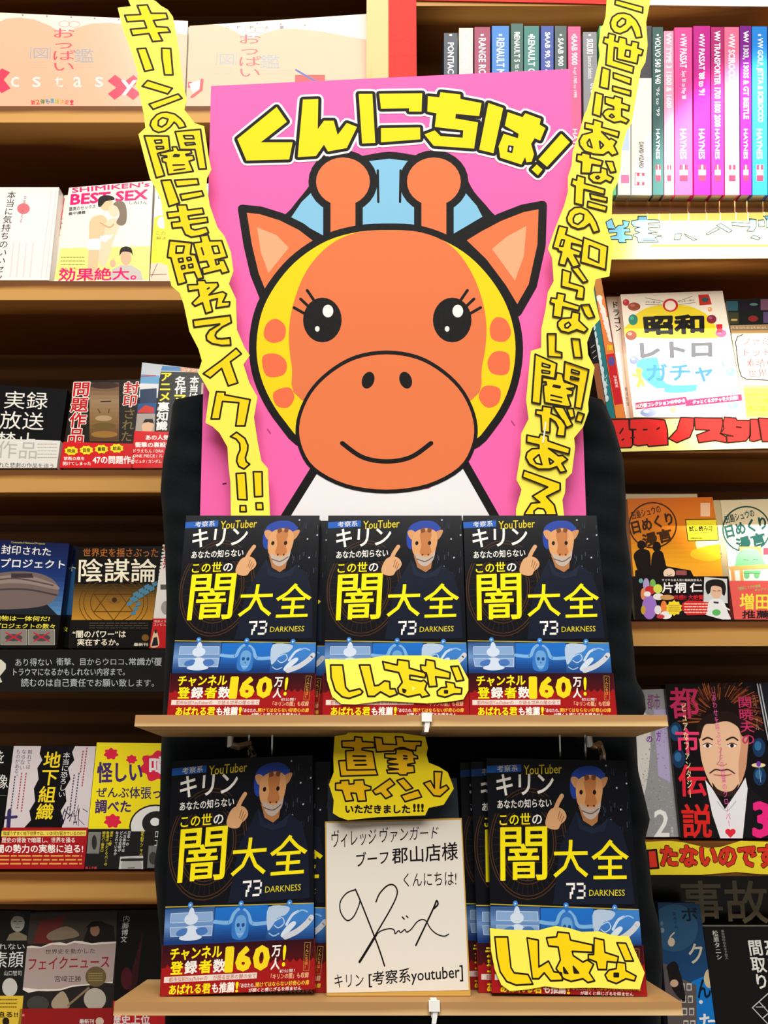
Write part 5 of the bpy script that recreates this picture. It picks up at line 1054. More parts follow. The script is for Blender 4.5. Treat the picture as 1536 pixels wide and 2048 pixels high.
# ------------------------------------------------------------------ right bookcase: car manuals, spines out
def spine_book(name, label, px, zrow, Yf, depth, col, draw, lean=0.0, group=None, mat=None, cat='book', zs=None):
    zs = zs or z_at(zrow, YS) + 0.0006
    pl = Plane((0, Yf, zs), R(lean))
    TL, TR, BR, BL = [pl.uv(*p) for p in px]
    o = BL[0]; tf = lambda x, y: (pl.uv(x, y)[0] - o, pl.uv(x, y)[1])
    q = [(0, 0.0), (BR[0] - o, 0.0), (TR[0] - o, TR[1]), (TL[0] - o, TL[1])]
    root = thing(name, label, cat, pl.matrix(o), group)
    b = MB(); t = 0.0012; w = q[1][0]
    b.prism(q, -t, 0, col)
    def strip(i0, i1, s0, s1):
        a0, a1 = q[i0], q[i1]
        return [a0, (a0[0] + s0, a0[1]), (a1[0] + s1, a1[1]), a1]
    b.prism([q[0], (q[0][0] + t, q[0][1]), (q[3][0] + t, q[3][1]), q[3]], -depth, -t, col)
    b.prism([(q[1][0] - t, q[1][1]), q[1], q[2], (q[2][0] - t, q[2][1])], -depth, -t, col)
    a = Art(tf, q); draw(a); a.emit(b); b.obj('cover', mat or M_COVER, root)
    g = 0.003; b = MB()
    b.prism([(q[0][0] + t + .0001, q[0][1] + g * .4), (q[1][0] - t - .0001, q[1][1] + g * .4), (q[2][0] - t - .0001, q[2][1] - g), (q[3][0] + t + .0001, q[3][1] - g)], -depth + g, -t - 0.0001, (228, 220, 200)); b.obj('page_block', M_PAGES, root)
    return root
GM = 'car repair manuals on the top right shelf'
W_ = (240, 240, 244)
def manual(xt0, xt1, xb0, xb1, col, title, tb, label, yt=54, small=None, tcol=W_, extra=None, maker=True, tsz=0.42):
    def d(a):
        w = xt1 - xt0
        def xs(y, f0, f1): g = (y - yt) / (390 - yt); l = xt0 + (xb0 - xt0) * g; r = xt1 + (xb1 - xt1) * g; return l + (r - l) * f0, l + (r - l) * f1
        def vt(t, y0, y1, f0, f1, c, bold):
            a0, a1 = xs(y0, f0, f1); b0, b1 = xs(y1, f0, f1)
            a.text(t, [(a1, y0), (b1, y1), (b0, y1), (a0, y0)], c, bold)
        if title: vt(title, tb[0], tb[1], 0.5 - tsz * 0.56, 0.5 + tsz * 0.56, tcol, 0.022)
        if small: vt(small[0], small[1], small[2], 0.34, 0.66, tcol, 0.0)
        a.rect(xs(70, .4, .6)[0], 68, xs(70, .4, .6)[1], 72, (200, 200, 204))
        if maker:
            vt('HAYNES', 258, 318, 0.3, 0.66, W_, 0.012)
            x0, x1 = xs(350, .28, .72); a.rect(x0, 330, x1, 362, (244, 240, 240)); a.rect(x0, 330, x0 + (x1 - x0) * .4, 340, (214, 40, 60)); a.rect(x0 + (x1 - x0) * .6, 330, x1, 340, (214, 40, 60)); a.rect(x0, 350, x1, 362, (214, 40, 60))
        if extra: extra(a)
    ob = spine_book('car_manual', label, [(xt0, yt), (xt1, yt), (xb1, 390), (xb0, 390)], 424, MANY, 0.205, col, d, 0.0, GM, M_GLOSS2, 'book', MANZ)
    return ob
M_GLOSS2 = print_mat('plastic_wrapped_cover', 0.3, 0.25, 0.0, 0.03, 30.0)
manual(888, 915, 888, 915, (52, 62, 74), 'PONTIAC FIERO', (85, 190), 'dark slate spine, leftmost manual beside the red banner', 66)
manual(918, 946, 918, 946, (196, 196, 190), 'PORSCHE 924', (64, 138), 'pale grey spine, second manual from the red banner', 56, tcol=(246, 246, 244))
manual(949, 980, 949, 980, (146, 40, 82), 'RANGE ROVER', (76, 176), 'maroon spine, third manual from the red banner', 54)
manual(984, 1018, 984, 1018, (24, 116, 196), 'RENAULT MEGANE', (76, 192), 'bright blue spine, fourth manual from the red banner, above the pink poster', 52)
manual(1022, 1046, 1022, 1046, (32, 84, 76), 'RENAULT 5', (64, 124), 'dark green narrow spine with yellow figures, right of the bright blue manual', 47, small=("'85 to '96", 128, 160))
manual(1048, 1078, 1048, 1078, (24, 112, 104), 'RENAULT CLIO', (72, 168), 'teal green spine just left of the navy blue manual', 52)
manual(1082, 1107, 1082, 1107, (24, 60, 150), 'SAAB 90, 99 & 900', (64, 172), 'navy blue spine between teal green and dark grey-green manuals', 52)
manual(1110, 1133, 1110, 1133, (54, 76, 76), 'SAAB 900', (76, 132), 'dark grey-green spine just left of the pink manual above the poster corner', 52, small=("'79 to '93", 138, 170))
manual(1136, 1161, 1139, 1164, (236, 72, 128), 'SAAB 9000', (72, 130), 'pink spine right behind the top right corner of the pink poster', 53, small=("4-cyl 1985 to 1998", 134, 195))
manual(1166, 1193, 1169, 1198, (122, 124, 132), 'SUZUKI', (78, 108), 'grey spine with pointed plastic wrap, just left of the right yellow strip', 64, small=('Samurai Sidekick', 112, 158), extra=lambda a: a.text('GEO TRACKER', [(1191, 166), (1191, 236), (1181, 236), (1181, 166)], W_, 0.0))
manual(1199, 1230, 1200, 1232, (96, 190, 128), '', None, 'light green spine mostly hidden by the right yellow strip', 52, maker=False)
manual(1236, 1261, 1236, 1261, (222, 222, 222), '', None, 'white clear-wrapped spine between right yellow strip and thick cream manual', 54, maker=False, extra=lambda a: (a.rect(1240, 250, 1258, 300, (180, 200, 230)), a.rect(1242, 350, 1258, 366, (230, 120, 170))))
manual(1263, 1303, 1263, 1303, (236, 230, 214), 'DAVID VIZARD', (284, 336), 'thick cream spine with black top, right of the yellow strip', 52, tcol=(40, 40, 44), maker=False, tsz=0.2, extra=lambda a: (a.rect(1256, 50, 1310, 156, (50, 50, 56)), a.line([(1270, 346), (1292, 346), (1292, 370), (1270, 370)], 1.2, (120, 80, 90), False, True), a.rect(1274, 346, 1279, 352, (220, 50, 80)), a.rect(1284, 346, 1289, 352, (220, 50, 80)), a.rect(1274, 364, 1279, 370, (220, 50, 80)), a.rect(1284, 364, 1289, 370, (220, 50, 80))))
manual(1305, 1326, 1306, 1327, (44, 84, 80), 'VOLVO S40 & V40', (74, 168), 'dark green spine right of the thick cream manual', 54, small=("'96 to '99", 174, 232), tsz=0.5)
manual(1328, 1347, 1329, 1348, (246, 150, 178), 'VW TYPE 3 1500 & 1600', (66, 216), 'narrow light pink spine between dark green and hot pink manuals', 62, tsz=0.5)
manual(1349, 1384, 1350, 1385, (240, 66, 142), 'VW PASSAT', (74, 136), 'wide hot pink spine between light pink and magenta manuals', 55, small=("Sept '81 to May '88", 142, 198), tsz=0.36)
manual(1387, 1420, 1388, 1421, (182, 20, 132), "VW PASSAT '88 to '91", (72, 190), 'wide magenta spine right of the wide hot pink manual', 52, tsz=0.34)
manual(1422, 1447, 1423, 1448, (166, 30, 104), 'VW TRANSPORTER 1700 1800 2000', (62, 254), 'narrow dark magenta spine between magenta and coral pink manuals', 54, tsz=0.44)
manual(1449, 1478, 1450, 1479, (246, 104, 140), "VW SCIROCCO '82 to '90", (72, 228), 'coral pink spine between dark magenta and purple manuals', 54, tsz=0.42)
manual(1480, 1502, 1481, 1503, (112, 20, 128), 'VW 1303, 1303S & GT BEETLE', (62, 238), 'purple spine between coral pink and blue manuals', 52, tsz=0.5)
manual(1504, 1534, 1505, 1535, (32, 124, 206), 'VW GOLF, JETTA & SCIROCCO', (76, 244), 'blue spine, manual at the right edge of the photo', 53, tsz=0.42)
manual(1536, 1566, 1537, 1567, (60, 70, 150), '', None, 'indigo spine, just past the blue manual at the right edge', 53, maker=False)
# red and white banner round the manuals
BN = Plane((0, YS - 0.0015, CAM.z), 0)
o = BN.uv(800, 400); tf = pxtf(BN, o); b = MB(); RDC = (236, 44, 34)
b.sheet([tf(*p) for p in [(777, -40), (832, -40), (833, 110), (836, 430), (778, 430)]], 0, 0.0010, RDC)
b.sheet([tf(*p) for p in [(832, -40), (1290, -40), (1290, 10), (1214, 9), (1100, 6), (832, 1)]], 0, 0.0010, RDC)
b.sheet([tf(*p) for p in [(1290, -40), (1640, -40), (1640, 15), (1290, 11)]], 0, 0.0011, (238, 234, 238))
a = Art(tf); a.line([(780, 112), (832, 111)], 1.6, (200, 40, 30)); a.emit(b, 0.001)
tag(b.obj('paper_banner', M_MATTE, None, BN.matrix(*o)), 'red paper banner framing the top and left of the car manual shelf', 'banner')
b = MB(); Xp = x_at(846, 48, YS + 0.05); zp = z_at(50, YS + 0.05); b.box(-0.013, 0.013, 0, 0.03, -0.0035, 0.0035)
b2 = b.obj('shelf_peg', M_CHROME); b2.location = (x_at(833, 48, YS + .05) + 0.013, YS + 0.05, zp); tag(b2, 'small metal shelf peg on the upright left of the car manuals', 'shelf peg')
# shelf signs
cY = c_(1180, 410, 4.315)
LB = (128, 200, 232)
def d_y(a):
    a.at(1180, 410, 4.315)
    a.letters([[(135, 150), (185, 120), (205, 175), (220, 200), (240, 180), (285, 175), (280, 135), (340, 145), (325, 190), (290, 205), (340, 208), (345, 235), (300, 235), (300, 260), (360, 262), (365, 300), (305, 300), (310, 328), (250, 328), (240, 300), (180, 300), (172, 275), (230, 262), (230, 240), (160, 245), (155, 215), (215, 210), (150, 205)],
               [(355, 140), (412, 130), (412, 100), (485, 100), (490, 130), (590, 132), (598, 152), (500, 160), (500, 172), (600, 176), (602, 196), (500, 200), (500, 215), (580, 238), (500, 245), (620, 270), (560, 280), (590, 322), (415, 326), (405, 282), (375, 270), (375, 255), (430, 240), (385, 225), (385, 205), (430, 195), (380, 190), (355, 165)],
               [(735, 252), (790, 250), (775, 300), (722, 302)], [(810, 250), (920, 300), (890, 308), (830, 272)], [(1090, 180), (1125, 160), (1225, 222), (1195, 240)], [(1000, 250), (1090, 195), (1115, 210), (1010, 262)],
               [(1222, 150), (1375, 160), (1375, 120), (1430, 128), (1435, 185), (1410, 230), (1350, 226), (1380, 190), (1225, 180)], [(1450, 135), (1500, 130), (1505, 185), (1455, 190)], [(1495, 98), (1600, 96), (1600, 190), (1520, 200), (1520, 125)],
               [(1410, 262), (1468, 285), (1450, 304), (1382, 285)]], LB, (24, 24, 26), 7)
    a.line([(455, 296), (560, 296)], 6, (24, 24, 26)); a.line([(455, 310), (560, 310)], 6, (24, 24, 26))
    a.rect(520, 345, 1700, 362, (240, 228, 40))
flat_sign('shelf_sign', 'yellow shelf sign with light blue lettering below the car manuals', FRONT, [(1150, 430), (1640, 424), (1640, 516), (1150, 520)], d_y, (248, 234, 120), M_MATTE)  # paper paled, overexposure from the spot put into its colour
cZ = c_(1200, 820, 4.571)
def d_z(a):
    a.at(1200, 820, 4.571); RD = (226, 42, 38)
    a.letters([[(60, 88), (260, 84), (268, 180), (296, 190), (296, 320), (280, 345), (60, 350)], [(270, 84), (430, 76), (590, 92), (615, 182), (620, 320), (440, 335), (430, 318), (345, 330), (300, 316), (300, 190), (268, 180)],
               [(735, 68), (858, 72), (852, 170), (820, 250), (700, 300), (625, 262), (700, 180)], [(862, 70), (1115, 75), (1130, 175), (1095, 215), (1150, 245), (1155, 300), (1050, 280), (900, 300), (880, 230), (1000, 185), (868, 180)],
               [(1135, 65), (1240, 75), (1250, 95), (1370, 95), (1375, 230), (1330, 285), (1160, 300), (1155, 235), (1215, 240), (1100, 215)], [(1370, 85), (1440, 85), (1470, 270), (1400, 290), (1365, 280)], [(1445, 75), (1640, 80), (1640, 290), (1480, 290)]], RD, (40, 20, 14), 12)
    for q in ([(115, 185), (130, 175)], [(180, 215), (208, 170)], [(275, 178), (325, 180)], [(395, 182), (428, 180)], [(520, 176), (540, 164)], [(280, 255), (310, 252)], [(1245, 155), (1285, 160)], [(200, 275), (214, 268)]): a.line(q, 14, (40, 20, 14))
flat_sign('shelf_sign', 'pale yellow shelf sign with fat red brush lettering under the white toy book', FRONT, [(1150, 842), (1640, 832), (1640, 894), (1150, 906)], d_z, (248, 238, 140), M_GLOSS)
# second right shelf
cX = c_(1130, 400, 3.657)
def toy(a):
    a.fillclip((240, 230, 210)); a.at(1130, 400, 3.657)
    a.poly([(450, 1000), (470, 900), (540, 820), (650, 775), (780, 765), (900, 775), (1010, 820), (1080, 880), (1110, 960), (1110, 1010)], (232, 208, 40), True)
    a.poly([(540, 1170), (740, 1150), (900, 1190), (1130, 1200), (1150, 1300), (980, 1390), (760, 1410), (640, 1360), (540, 1260)], (60, 128, 206), True); a.poly([(690, 1040), (1180, 1040), (1190, 1330), (960, 1350), (740, 1340), (690, 1200)], (244, 244, 240), True)  # white patch paints the spot's overexposure over the printed blue disc
    KK = (24, 22, 22)
    a.text('昭和', [(566, 846), (1020, 836), (1022, 978), (580, 990)], KK, 0.05)
    a.text('レトロ', [(540, 1040), (1080, 1030), (1080, 1150), (548, 1160)], (70, 70, 74), 0.05); a.text('ガチャ', [(590, 1200), (1080, 1190), (1080, 1330), (600, 1330)], (50, 90, 150), 0.03)
    a.ell(771, 770, 56, 48, (196, 40, 44)); a.ell(770, 772, 40, 36, (244, 226, 206)); a.text('ガチャ愛100%', [(588, 740), (700, 742), (700, 758), (588, 754)], KK, 0.01); a.text('ワッキー貝山', [(828, 740), (944, 724), (944, 738), (830, 754)], KK, 0.01)
    for q in ([(588, 716), (716, 742)], [(588, 766), (712, 768)], [(826, 742), (932, 704)], [(832, 766), (952, 750)]): a.line(q, 3, KK)
    for x, y, rx, ry, c in ((446, 750, 24, 24, (190, 40, 50)), (505, 780, 46, 30, (150, 70, 40)), (498, 876, 34, 40, (40, 130, 110)), (484, 990, 42, 36, (90, 48, 36)), (1072, 872, 36, 32, (130, 40, 60)), (1140, 975, 42, 30, (220, 60, 80)), (505, 1172, 34, 30, (90, 96, 140)), (1210, 1256, 36, 32, (90, 196, 160)), (1206, 1350, 30, 36, (230, 150, 140)), (610, 1555, 60, 32, (120, 130, 160)), (1000, 1540, 50, 30, (200, 170, 150)), (790, 1520, 26, 40, (214, 110, 90)), (1230, 1500, 42, 30, (96, 180, 110)), (1010, 1380, 50, 34, (236, 200, 190)), (1060, 800, 16, 18, (240, 170, 110))): a.ell(x, y, rx, ry, c); a.ell(x - rx * .25, y - ry * .3, rx * .4, ry * .35, tuple(min(255, k + 40) for k in c))
    a.poly([(974, 694), (1050, 690), (1074, 764), (984, 772)], (200, 50, 40)); a.ell(1024, 730, 26, 18, (60, 90, 90)); a.poly([(1106, 910), (1150, 908), (1152, 970), (1110, 972)], (214, 40, 50)); a.poly([(1150, 1150), (1200, 1126), (1214, 1150), (1160, 1180)], (240, 220, 130)); a.line([(1152, 1190), (1160, 1215)], 12, (70, 120, 200))
    a.line([(500, 1280), (545, 1290)], 22, (240, 210, 60)); a.ell(540, 1250, 26, 24, (240, 210, 60)); a.line([(545, 1270), (550, 1320), (535, 1360)], 26, (240, 210, 60)); a.line([(555, 1310), (574, 1355)], 20, (240, 210, 60)); a.rect(545, 1400, 650, 1426, (170, 190, 190)); a.rect(668, 1378, 726, 1418, (150, 146, 140))
    a.poly([(515, 1484), (884, 1438), (898, 1470), (880, 1496), (516, 1532)], (214, 40, 70)); a.poly([(876, 1510), (900, 1460), (1310, 1418), (1312, 1466)], (214, 40, 70))
    a.text('10万個コレクションの中から', [(520, 1492), (878, 1452), (878, 1480), (520, 1526)], (250, 246, 244), 0.02); a.text('グッとくるガチャを大公開！', [(932, 1468), (1264, 1428), (1266, 1462), (934, 1494)], (250, 246, 244), 0.02)
wall_book('paperback', 'white book covered with small colourful capsule toys and a yellow disc title', cX([(406, 690), (1152, 664), (1314, 1578), (500, 1578)]), 836, 0.014, (240, 230, 210), toy, spine='L')
wall_book('paperback', 'white book edge with black vertical lettering peeking out left of the toy book', cX([(300, 708), (1060, 690), (1200, 1578), (446, 1578)]), 836, 0.014, (240, 234, 220), lambda a: (a.at(1130, 400, 3.657), a.text('ドラゴン', [(340, 744), (386, 744), (420, 960), (372, 960)], (30, 28, 28), 0.02, True), a.text('橋本愉史', [(434, 1368), (472, 1368), (486, 1506), (450, 1506)], (90, 88, 84), 0.0, True), a.line([(402, 700), (505, 1578)], 3, (190, 184, 170))), Yoff=0.026, spine='L')
spine_book('paperback', 'orange and red paperback spine left of the white toy book', cX([(206, 560), (262, 560), (440, 1578), (372, 1578)]), 836, YS + 0.006, 0.125, (236, 130, 60), lambda a: (a.at(1130, 400, 3.657), a.poly([(200, 560), (280, 560), (300, 700), (226, 700)], (190, 120, 50)), [a.ell(250 + k * 9, 720 + k * 30, rs.uniform(12, 26), rs.uniform(14, 30), (246, 236, 224)) for k in range(11)], a.text('闇', (310, 1060, 350, 1100), (246, 210, 40), 0.02), a.poly([(300, 1130), (370, 1120), (424, 1490), (362, 1500)], (206, 30, 40)), a.ell(340, 1180, 24, 34, (90, 80, 150)), a.text('山本利夫', [(352, 1280), (376, 1280), (392, 1372), (368, 1372)], (248, 240, 236), 0.02, True), a.poly([(362, 1500), (440, 1490), (450, 1590), (372, 1590)], (236, 140, 60))), mat=M_GLOSS2)
spine_book('paperback', 'teal paperback spine between the black fabric and the orange spine', cX([(148, 560), (202, 560), (368, 1578), (316, 1578)]), 836, YS + 0.006, 0.125, (34, 120, 128), lambda a: (a.at(1130, 400, 3.657), [a.ell(205 + k * 9, 880 + k * 52, rs.uniform(8, 20), rs.uniform(20, 40), (206, 226, 230)) for k in range(12)], a.text('ノート', [(286, 1280), (306, 1280), (318, 1366), (298, 1366)], W_, 0.01, True)), mat=M_GLOSS2)
spine_book('paperback', 'black and brown paperback spine beside the teal one, half behind the right yellow strip', cX([(96, 560), (145, 560), (312, 1578), (262, 1578)]), 836, YS + 0.006, 0.125, (30, 28, 30), lambda a: (a.at(1130, 400, 3.657), [a.line([(190 + k * 8, 1080 + k * 40), (215 + k * 8, 1060 + k * 40)], 4, (190, 190, 190)) for k in range(3)], a.poly([(200, 1200), (262, 1190), (312, 1580), (262, 1580)], (150, 92, 60))))
def famicom(a):
    a.fillclip((196, 160, 110)); a.at(1130, 400, 3.657)
    a.poly([(1170, 726), (1900, 700), (1910, 900), (1200, 918)], (26, 30, 30))
    for x, y, w_, h_, c in ((1180, 740, 84, 70, (46, 90, 100)), (1275, 730, 140, 84, (30, 26, 34)), (1430, 726, 60, 80, (120, 80, 100)), (1190, 822, 80, 84, (60, 60, 40)), (1280, 822, 160, 84, (24, 30, 24)), (1450, 820, 60, 80, (90, 70, 110)), (1520, 720, 200, 190, (60, 90, 70))): a.rect(x, y, x + w_, y + h_, c)
    a.ell(1375, 868, 36, 22, (130, 40, 40)); a.ell(1380, 764, 30, 10, (90, 130, 120)); a.rect(1215, 870, 1260, 884, (190, 170, 90))
    a.poly([(1208, 922), (1440, 918), (1900, 905), (1905, 945), (1220, 955)], (140, 108, 70))
    for k in range(34): a.line([(1216 + k * 9, 926), (1218 + k * 9, 944)], 3, (226, 210, 180))
    a.poly([(1250, 1040), (1262, 1000), (1310, 985), (1700, 970), (1700, 1330), (1330, 1312), (1290, 1290), (1270, 1220)], (244, 238, 226)); a.line([(1300, 985), (1262, 1000), (1248, 1040), (1268, 1220), (1290, 1290), (1330, 1312), (1500, 1318)], 8, (30, 26, 24))
    RD = (206, 60, 50)
    for t, x0, y0, x1, y1 in (('ファミコン', 1298, 1010, 1640, 1062), ('ドット絵の', 1310, 1084, 1650, 1144), ('素晴らしき', 1324, 1160, 1670, 1220), ('世界', 1338, 1236, 1476, 1296)): a.text(t, (x0, y0, x1, y1), RD, 0.01)
    a.poly([(1305, 1360), (1900, 1350), (1960, 1600), (1330, 1600)], (244, 226, 60)); a.rect(1306, 1358, 1700, 1376, (150, 130, 80))
    for t, x0, y0, x1, y1, c in (('のゲーマー', 1326, 1412, 1520, 1440, (200, 120, 30)), ('ミコン時代', 1330, 1452, 1530, 1486, (200, 120, 30)), ('界に挑む', 1334, 1504, 1520, 1546, (220, 110, 30))): a.text(t, (x0, y0, x1, y1), c, 0.02)
wall_book('paperback', 'brown paperback with game screens on top and a white rounded title plate, right edge', cX([(1176, 728), (1960, 700), (2110, 1578), (1316, 1578)]), 836, 0.018, (196, 160, 110), famicom, Yoff=0.012, spine='R')
# third right shelf
cA = c_(1130, 940, 3.783)
def stamp(a, cx, cy, r, col):
    a.ring(cx, cy, r, r * .96, 11, col); q = math.radians(-14)
    def bx(x0, y0, x1, y1): return [(cx + x * math.cos(q) - y * math.sin(q), cy + x * math.sin(q) + y * math.cos(q)) for x, y in ((x0, y0), (x1, y0), (x1, y1), (x0, y1))]
    a.text('田島シュウの', bx(-140, -140, 86, -76), col, 0.02); a.text('日めくり', bx(-160, -66, 158, 34), col, 0.04); a.text('漫言', bx(-104, 46, 124, 150), col, 0.04)
def sunset(a):
    a.at(1130, 940, 3.783)
    a.grad(440, 200, 1300, 1140, [(0, (206, 104, 30)), (.3, (196, 112, 26)), (.45, (226, 150, 30)), (.58, (244, 170, 40)), (1, (226, 120, 50))], 26)
    a.ell(1092, 552, 104, 92, (226, 208, 160)); a.poly([(980, 600), (1200, 560), (1215, 640), (1100, 690), (960, 660)], (244, 186, 40), True)
    stamp(a, 664, 418, 178, (60, 34, 14)); a.text('1', (1022, 248, 1100, 352), (226, 180, 140), 0.004)
    BK = (26, 18, 16)
    a.ell(578, 566, 32, 34, BK); a.ell(694, 582, 32, 40, BK); a.poly([(520, 640), (560, 600), (604, 600), (640, 620), (648, 700), (640, 760), (560, 770), (530, 700)], BK, True); a.poly([(660, 640), (690, 612), (736, 620), (754, 680), (770, 740), (800, 800), (660, 800), (650, 720)], BK, True); a.poly([(530, 760), (720, 720), (950, 760), (980, 820), (530, 830)], BK)
    a.ell(788, 782, 44, 38, (236, 206, 180)); a.line([(770, 790), (788, 800), (806, 788)], 4, (80, 50, 40), True); a.rect(840, 760, 920, 796, (150, 80, 80))
    a.poly([(912, 376), (1146, 372), (1160, 530), (930, 536)], (226, 204, 40)); a.line([(912, 376), (1146, 372), (1160, 530), (930, 536)], 6, (30, 26, 20), False, True); a.text('試し読み可', [(936, 424), (1116, 420), (1118, 462), (940, 466)], (30, 26, 20), 0.03); a.line([(980, 478), (1090, 474)], 5, (200, 90, 40)); dashes(a, 950, 506, 1040, 526, 1, (60, 50, 30), 8)
def sunset_band(b):
    b.at(1130, 940, 3.783); BK = (26, 18, 20)
    b.rect(500, 800, 1300, 1145, BK)
    for x, y, rx, ry, c in ((612, 870, 24, 50, (176, 156, 206)), (662, 862, 22, 34, (120, 180, 90)), (640, 912, 40, 34, (196, 50, 50)), (700, 900, 34, 34, (210, 220, 90)), (590, 940, 20, 44, (226, 140, 90)), (636, 1040, 56, 92, (160, 116, 200)), (620, 940, 26, 20, (240, 236, 230)), (704, 960, 40, 26, (236, 230, 220)), (770, 966, 54, 20, (206, 150, 90)), (745, 1040, 24, 50, (236, 130, 60)), (700, 1060, 26, 34, (230, 226, 226)), (760, 1100, 46, 30, (240, 236, 230)), (590, 1060, 18, 34, (200, 160, 60)), (720, 1110, 30, 16, (200, 60, 60)), (572, 840, 16, 18, (110, 170, 170))): b.ell(x, y, rx, ry, c)
    b.text('すぐやる名人生!! 組曲放浪名人', (730, 826, 1034, 844), (240, 238, 234), 0.01); b.text('片桐', (732, 852, 912, 932), (244, 242, 238), 0.02); b.text('仁', (942, 856, 1036, 926), (244, 242, 238), 0.02); b.text('共感!! 大絶賛!!!', (820, 946, 1074, 984), (206, 40, 50), 0.02)
    b.poly([(822 + (64 if k % 2 else 52) * math.cos(k * .314), 1046 + (60 if k % 2 else 48) * math.sin(k * .314)) for k in range(20)], (246, 216, 50)); dashes(b, 780, 1018, 866, 1076, 4, (120, 80, 30), 5)
    b.poly([(884, 1010), (920, 990), (1080, 992), (1106, 1040), (1080, 1096), (920, 1100), (884, 1060)], (214, 40, 44)); dashes(b, 900, 1004, 1090, 1090, 4, (246, 214, 190), 8)
    b.poly([(1050, 812), (1222, 826), (1228, 1010), (1044, 1000)], (206, 206, 204)); b.poly([(1072, 1080), (1084, 1000), (1130, 976), (1190, 990), (1230, 1080), (1240, 1140), (1070, 1100)], (226, 226, 226), True); b.ell(1142, 920, 42, 56, (222, 180, 150)); b.poly([(1060, 900), (1066, 850), (1120, 830), (1190, 840), (1214, 890), (1204, 950), (1186, 940), (1176, 890), (1110, 880), (1094, 930), (1074, 940)], (34, 28, 26), True); b.line([(1116, 916), (1136, 918)], 4, (60, 50, 46)); b.line([(1150, 918), (1172, 916)], 4, (60, 50, 46)); b.poly([(1120, 996), (1160, 1000), (1156, 1014), (1122, 1010)], (60, 60, 70)); b.ell(1142, 1080, 32, 24, (90, 180, 90)); b.line([(1190, 1030), (1240, 1060)], 10, (240, 236, 220))
wall_book('paperback', 'orange sunset paperback with a round black stamp title and small yellow sticker', cA([(470, 216), (1116, 205), (1268, 1138), (546, 1138)]), 1243, 0.016, (206, 110, 34), sunset, (940 + 812 / 3.783, 940 + 806 / 3.783, (26, 18, 20), sunset_band), spine='L')
wall_book('paperback', 'cream and black paperback sliver between the black fabric and the orange sunset paperback', cA([(408, 180), (1000, 180), (1090, 1138), (492, 1138)]), 1243, 0.014, (214, 196, 160), lambda a: (a.at(1130, 940, 3.783), [a.ell(452 + k * 10, 250 + k * 100, 13, 28, (30, 26, 24)) for k in range(5)], a.poly([(490, 690), (530, 690), (548, 870), (510, 870)], (236, 234, 230)), a.poly([(500, 880), (600, 870), (620, 1140), (500, 1140)], (18, 18, 18)), a.text('？', (536, 960, 572, 1050), (240, 220, 40), 0.03), a.text('しな', (524, 1100, 566, 1122), W_, 0.02)), Yoff=0.026, spine='L')
def green(a):
    a.fillclip((206, 188, 150)); a.at(1130, 940, 3.783)
    a.poly([(1230, 600), (1800, 590), (1960, 1150), (1260, 1150)], (236, 230, 214)); a.poly([(1126, 236), (1172, 228), (1278, 1138), (1236, 1138)], (180, 160, 120)); a.line([(1174, 232), (1280, 1136)], 3, (130, 112, 80))
    stamp(a, 1372, 448, 178, (30, 66, 60))
    GC = (116, 186, 124)
    a.poly([(1320, 580), (1480, 580), (1510, 720), (1320, 720)], (236, 150, 80)); a.poly([(1292, 700), (1300, 640), (1350, 598), (1420, 596), (1470, 620), (1500, 680), (1500, 730), (1300, 730)], GC, True); a.line([(1350, 680), (1386, 682)], 4, (40, 80, 60)); a.line([(1424, 676), (1456, 680)], 4, (40, 80, 60))
    a.poly([(1236, 730), (1700, 706), (1706, 736), (1250, 760)], (226, 160, 90)); a.poly([(1252, 760), (1280, 758), (1290, 850), (1262, 850)], (226, 160, 90)); a.poly([(1320, 756), (1345, 755), (1352, 850), (1328, 850)], (226, 160, 90)); a.ell(1375, 796, 22, 28, GC); a.ell(1450, 794, 22, 28, GC); a.rect(1350, 760, 1480, 784, GC); a.rect(1500, 590, 1600, 640, (200, 60, 70))
def green_band(b):
    b.at(1130, 940, 3.783); b.rect(1240, 840, 1990, 1145, (226, 92, 84))
    b.text('「増田こうすけ劇場', [(1304, 888), (1474, 866), (1476, 888), (1306, 914)], (120, 200, 120), 0.01); b.text('ギャグマンガ', [(1432, 902), (1560, 884), (1562, 906), (1434, 924)], (120, 200, 120), 0.01)
    b.text('増田', (1318, 936, 1540, 1058), (238, 224, 70), 0.02); b.text('推薦!!', (1336, 1064, 1600, 1126), (40, 30, 30), 0.02)
wall_book('paperback', 'cream paperback with dark green round stamp title and a pink band, right edge', cA([(1122, 230), (1760, 214), (1960, 1138), (1236, 1138)]), 1243, 0.016, (206, 188, 150), green, (940 + 852 / 3.783, 940 + 838 / 3.783, (226, 92, 84), green_band), spine='L')
wall_book('paperback', 'dark grey book top showing behind the cream paperback with the green stamp', cA([(1330, 216), (1900, 200), (2060, 1138), (1440, 1138)]), 1243, 0.014, (52, 50, 50), None, Yoff=0.03, spine='L')
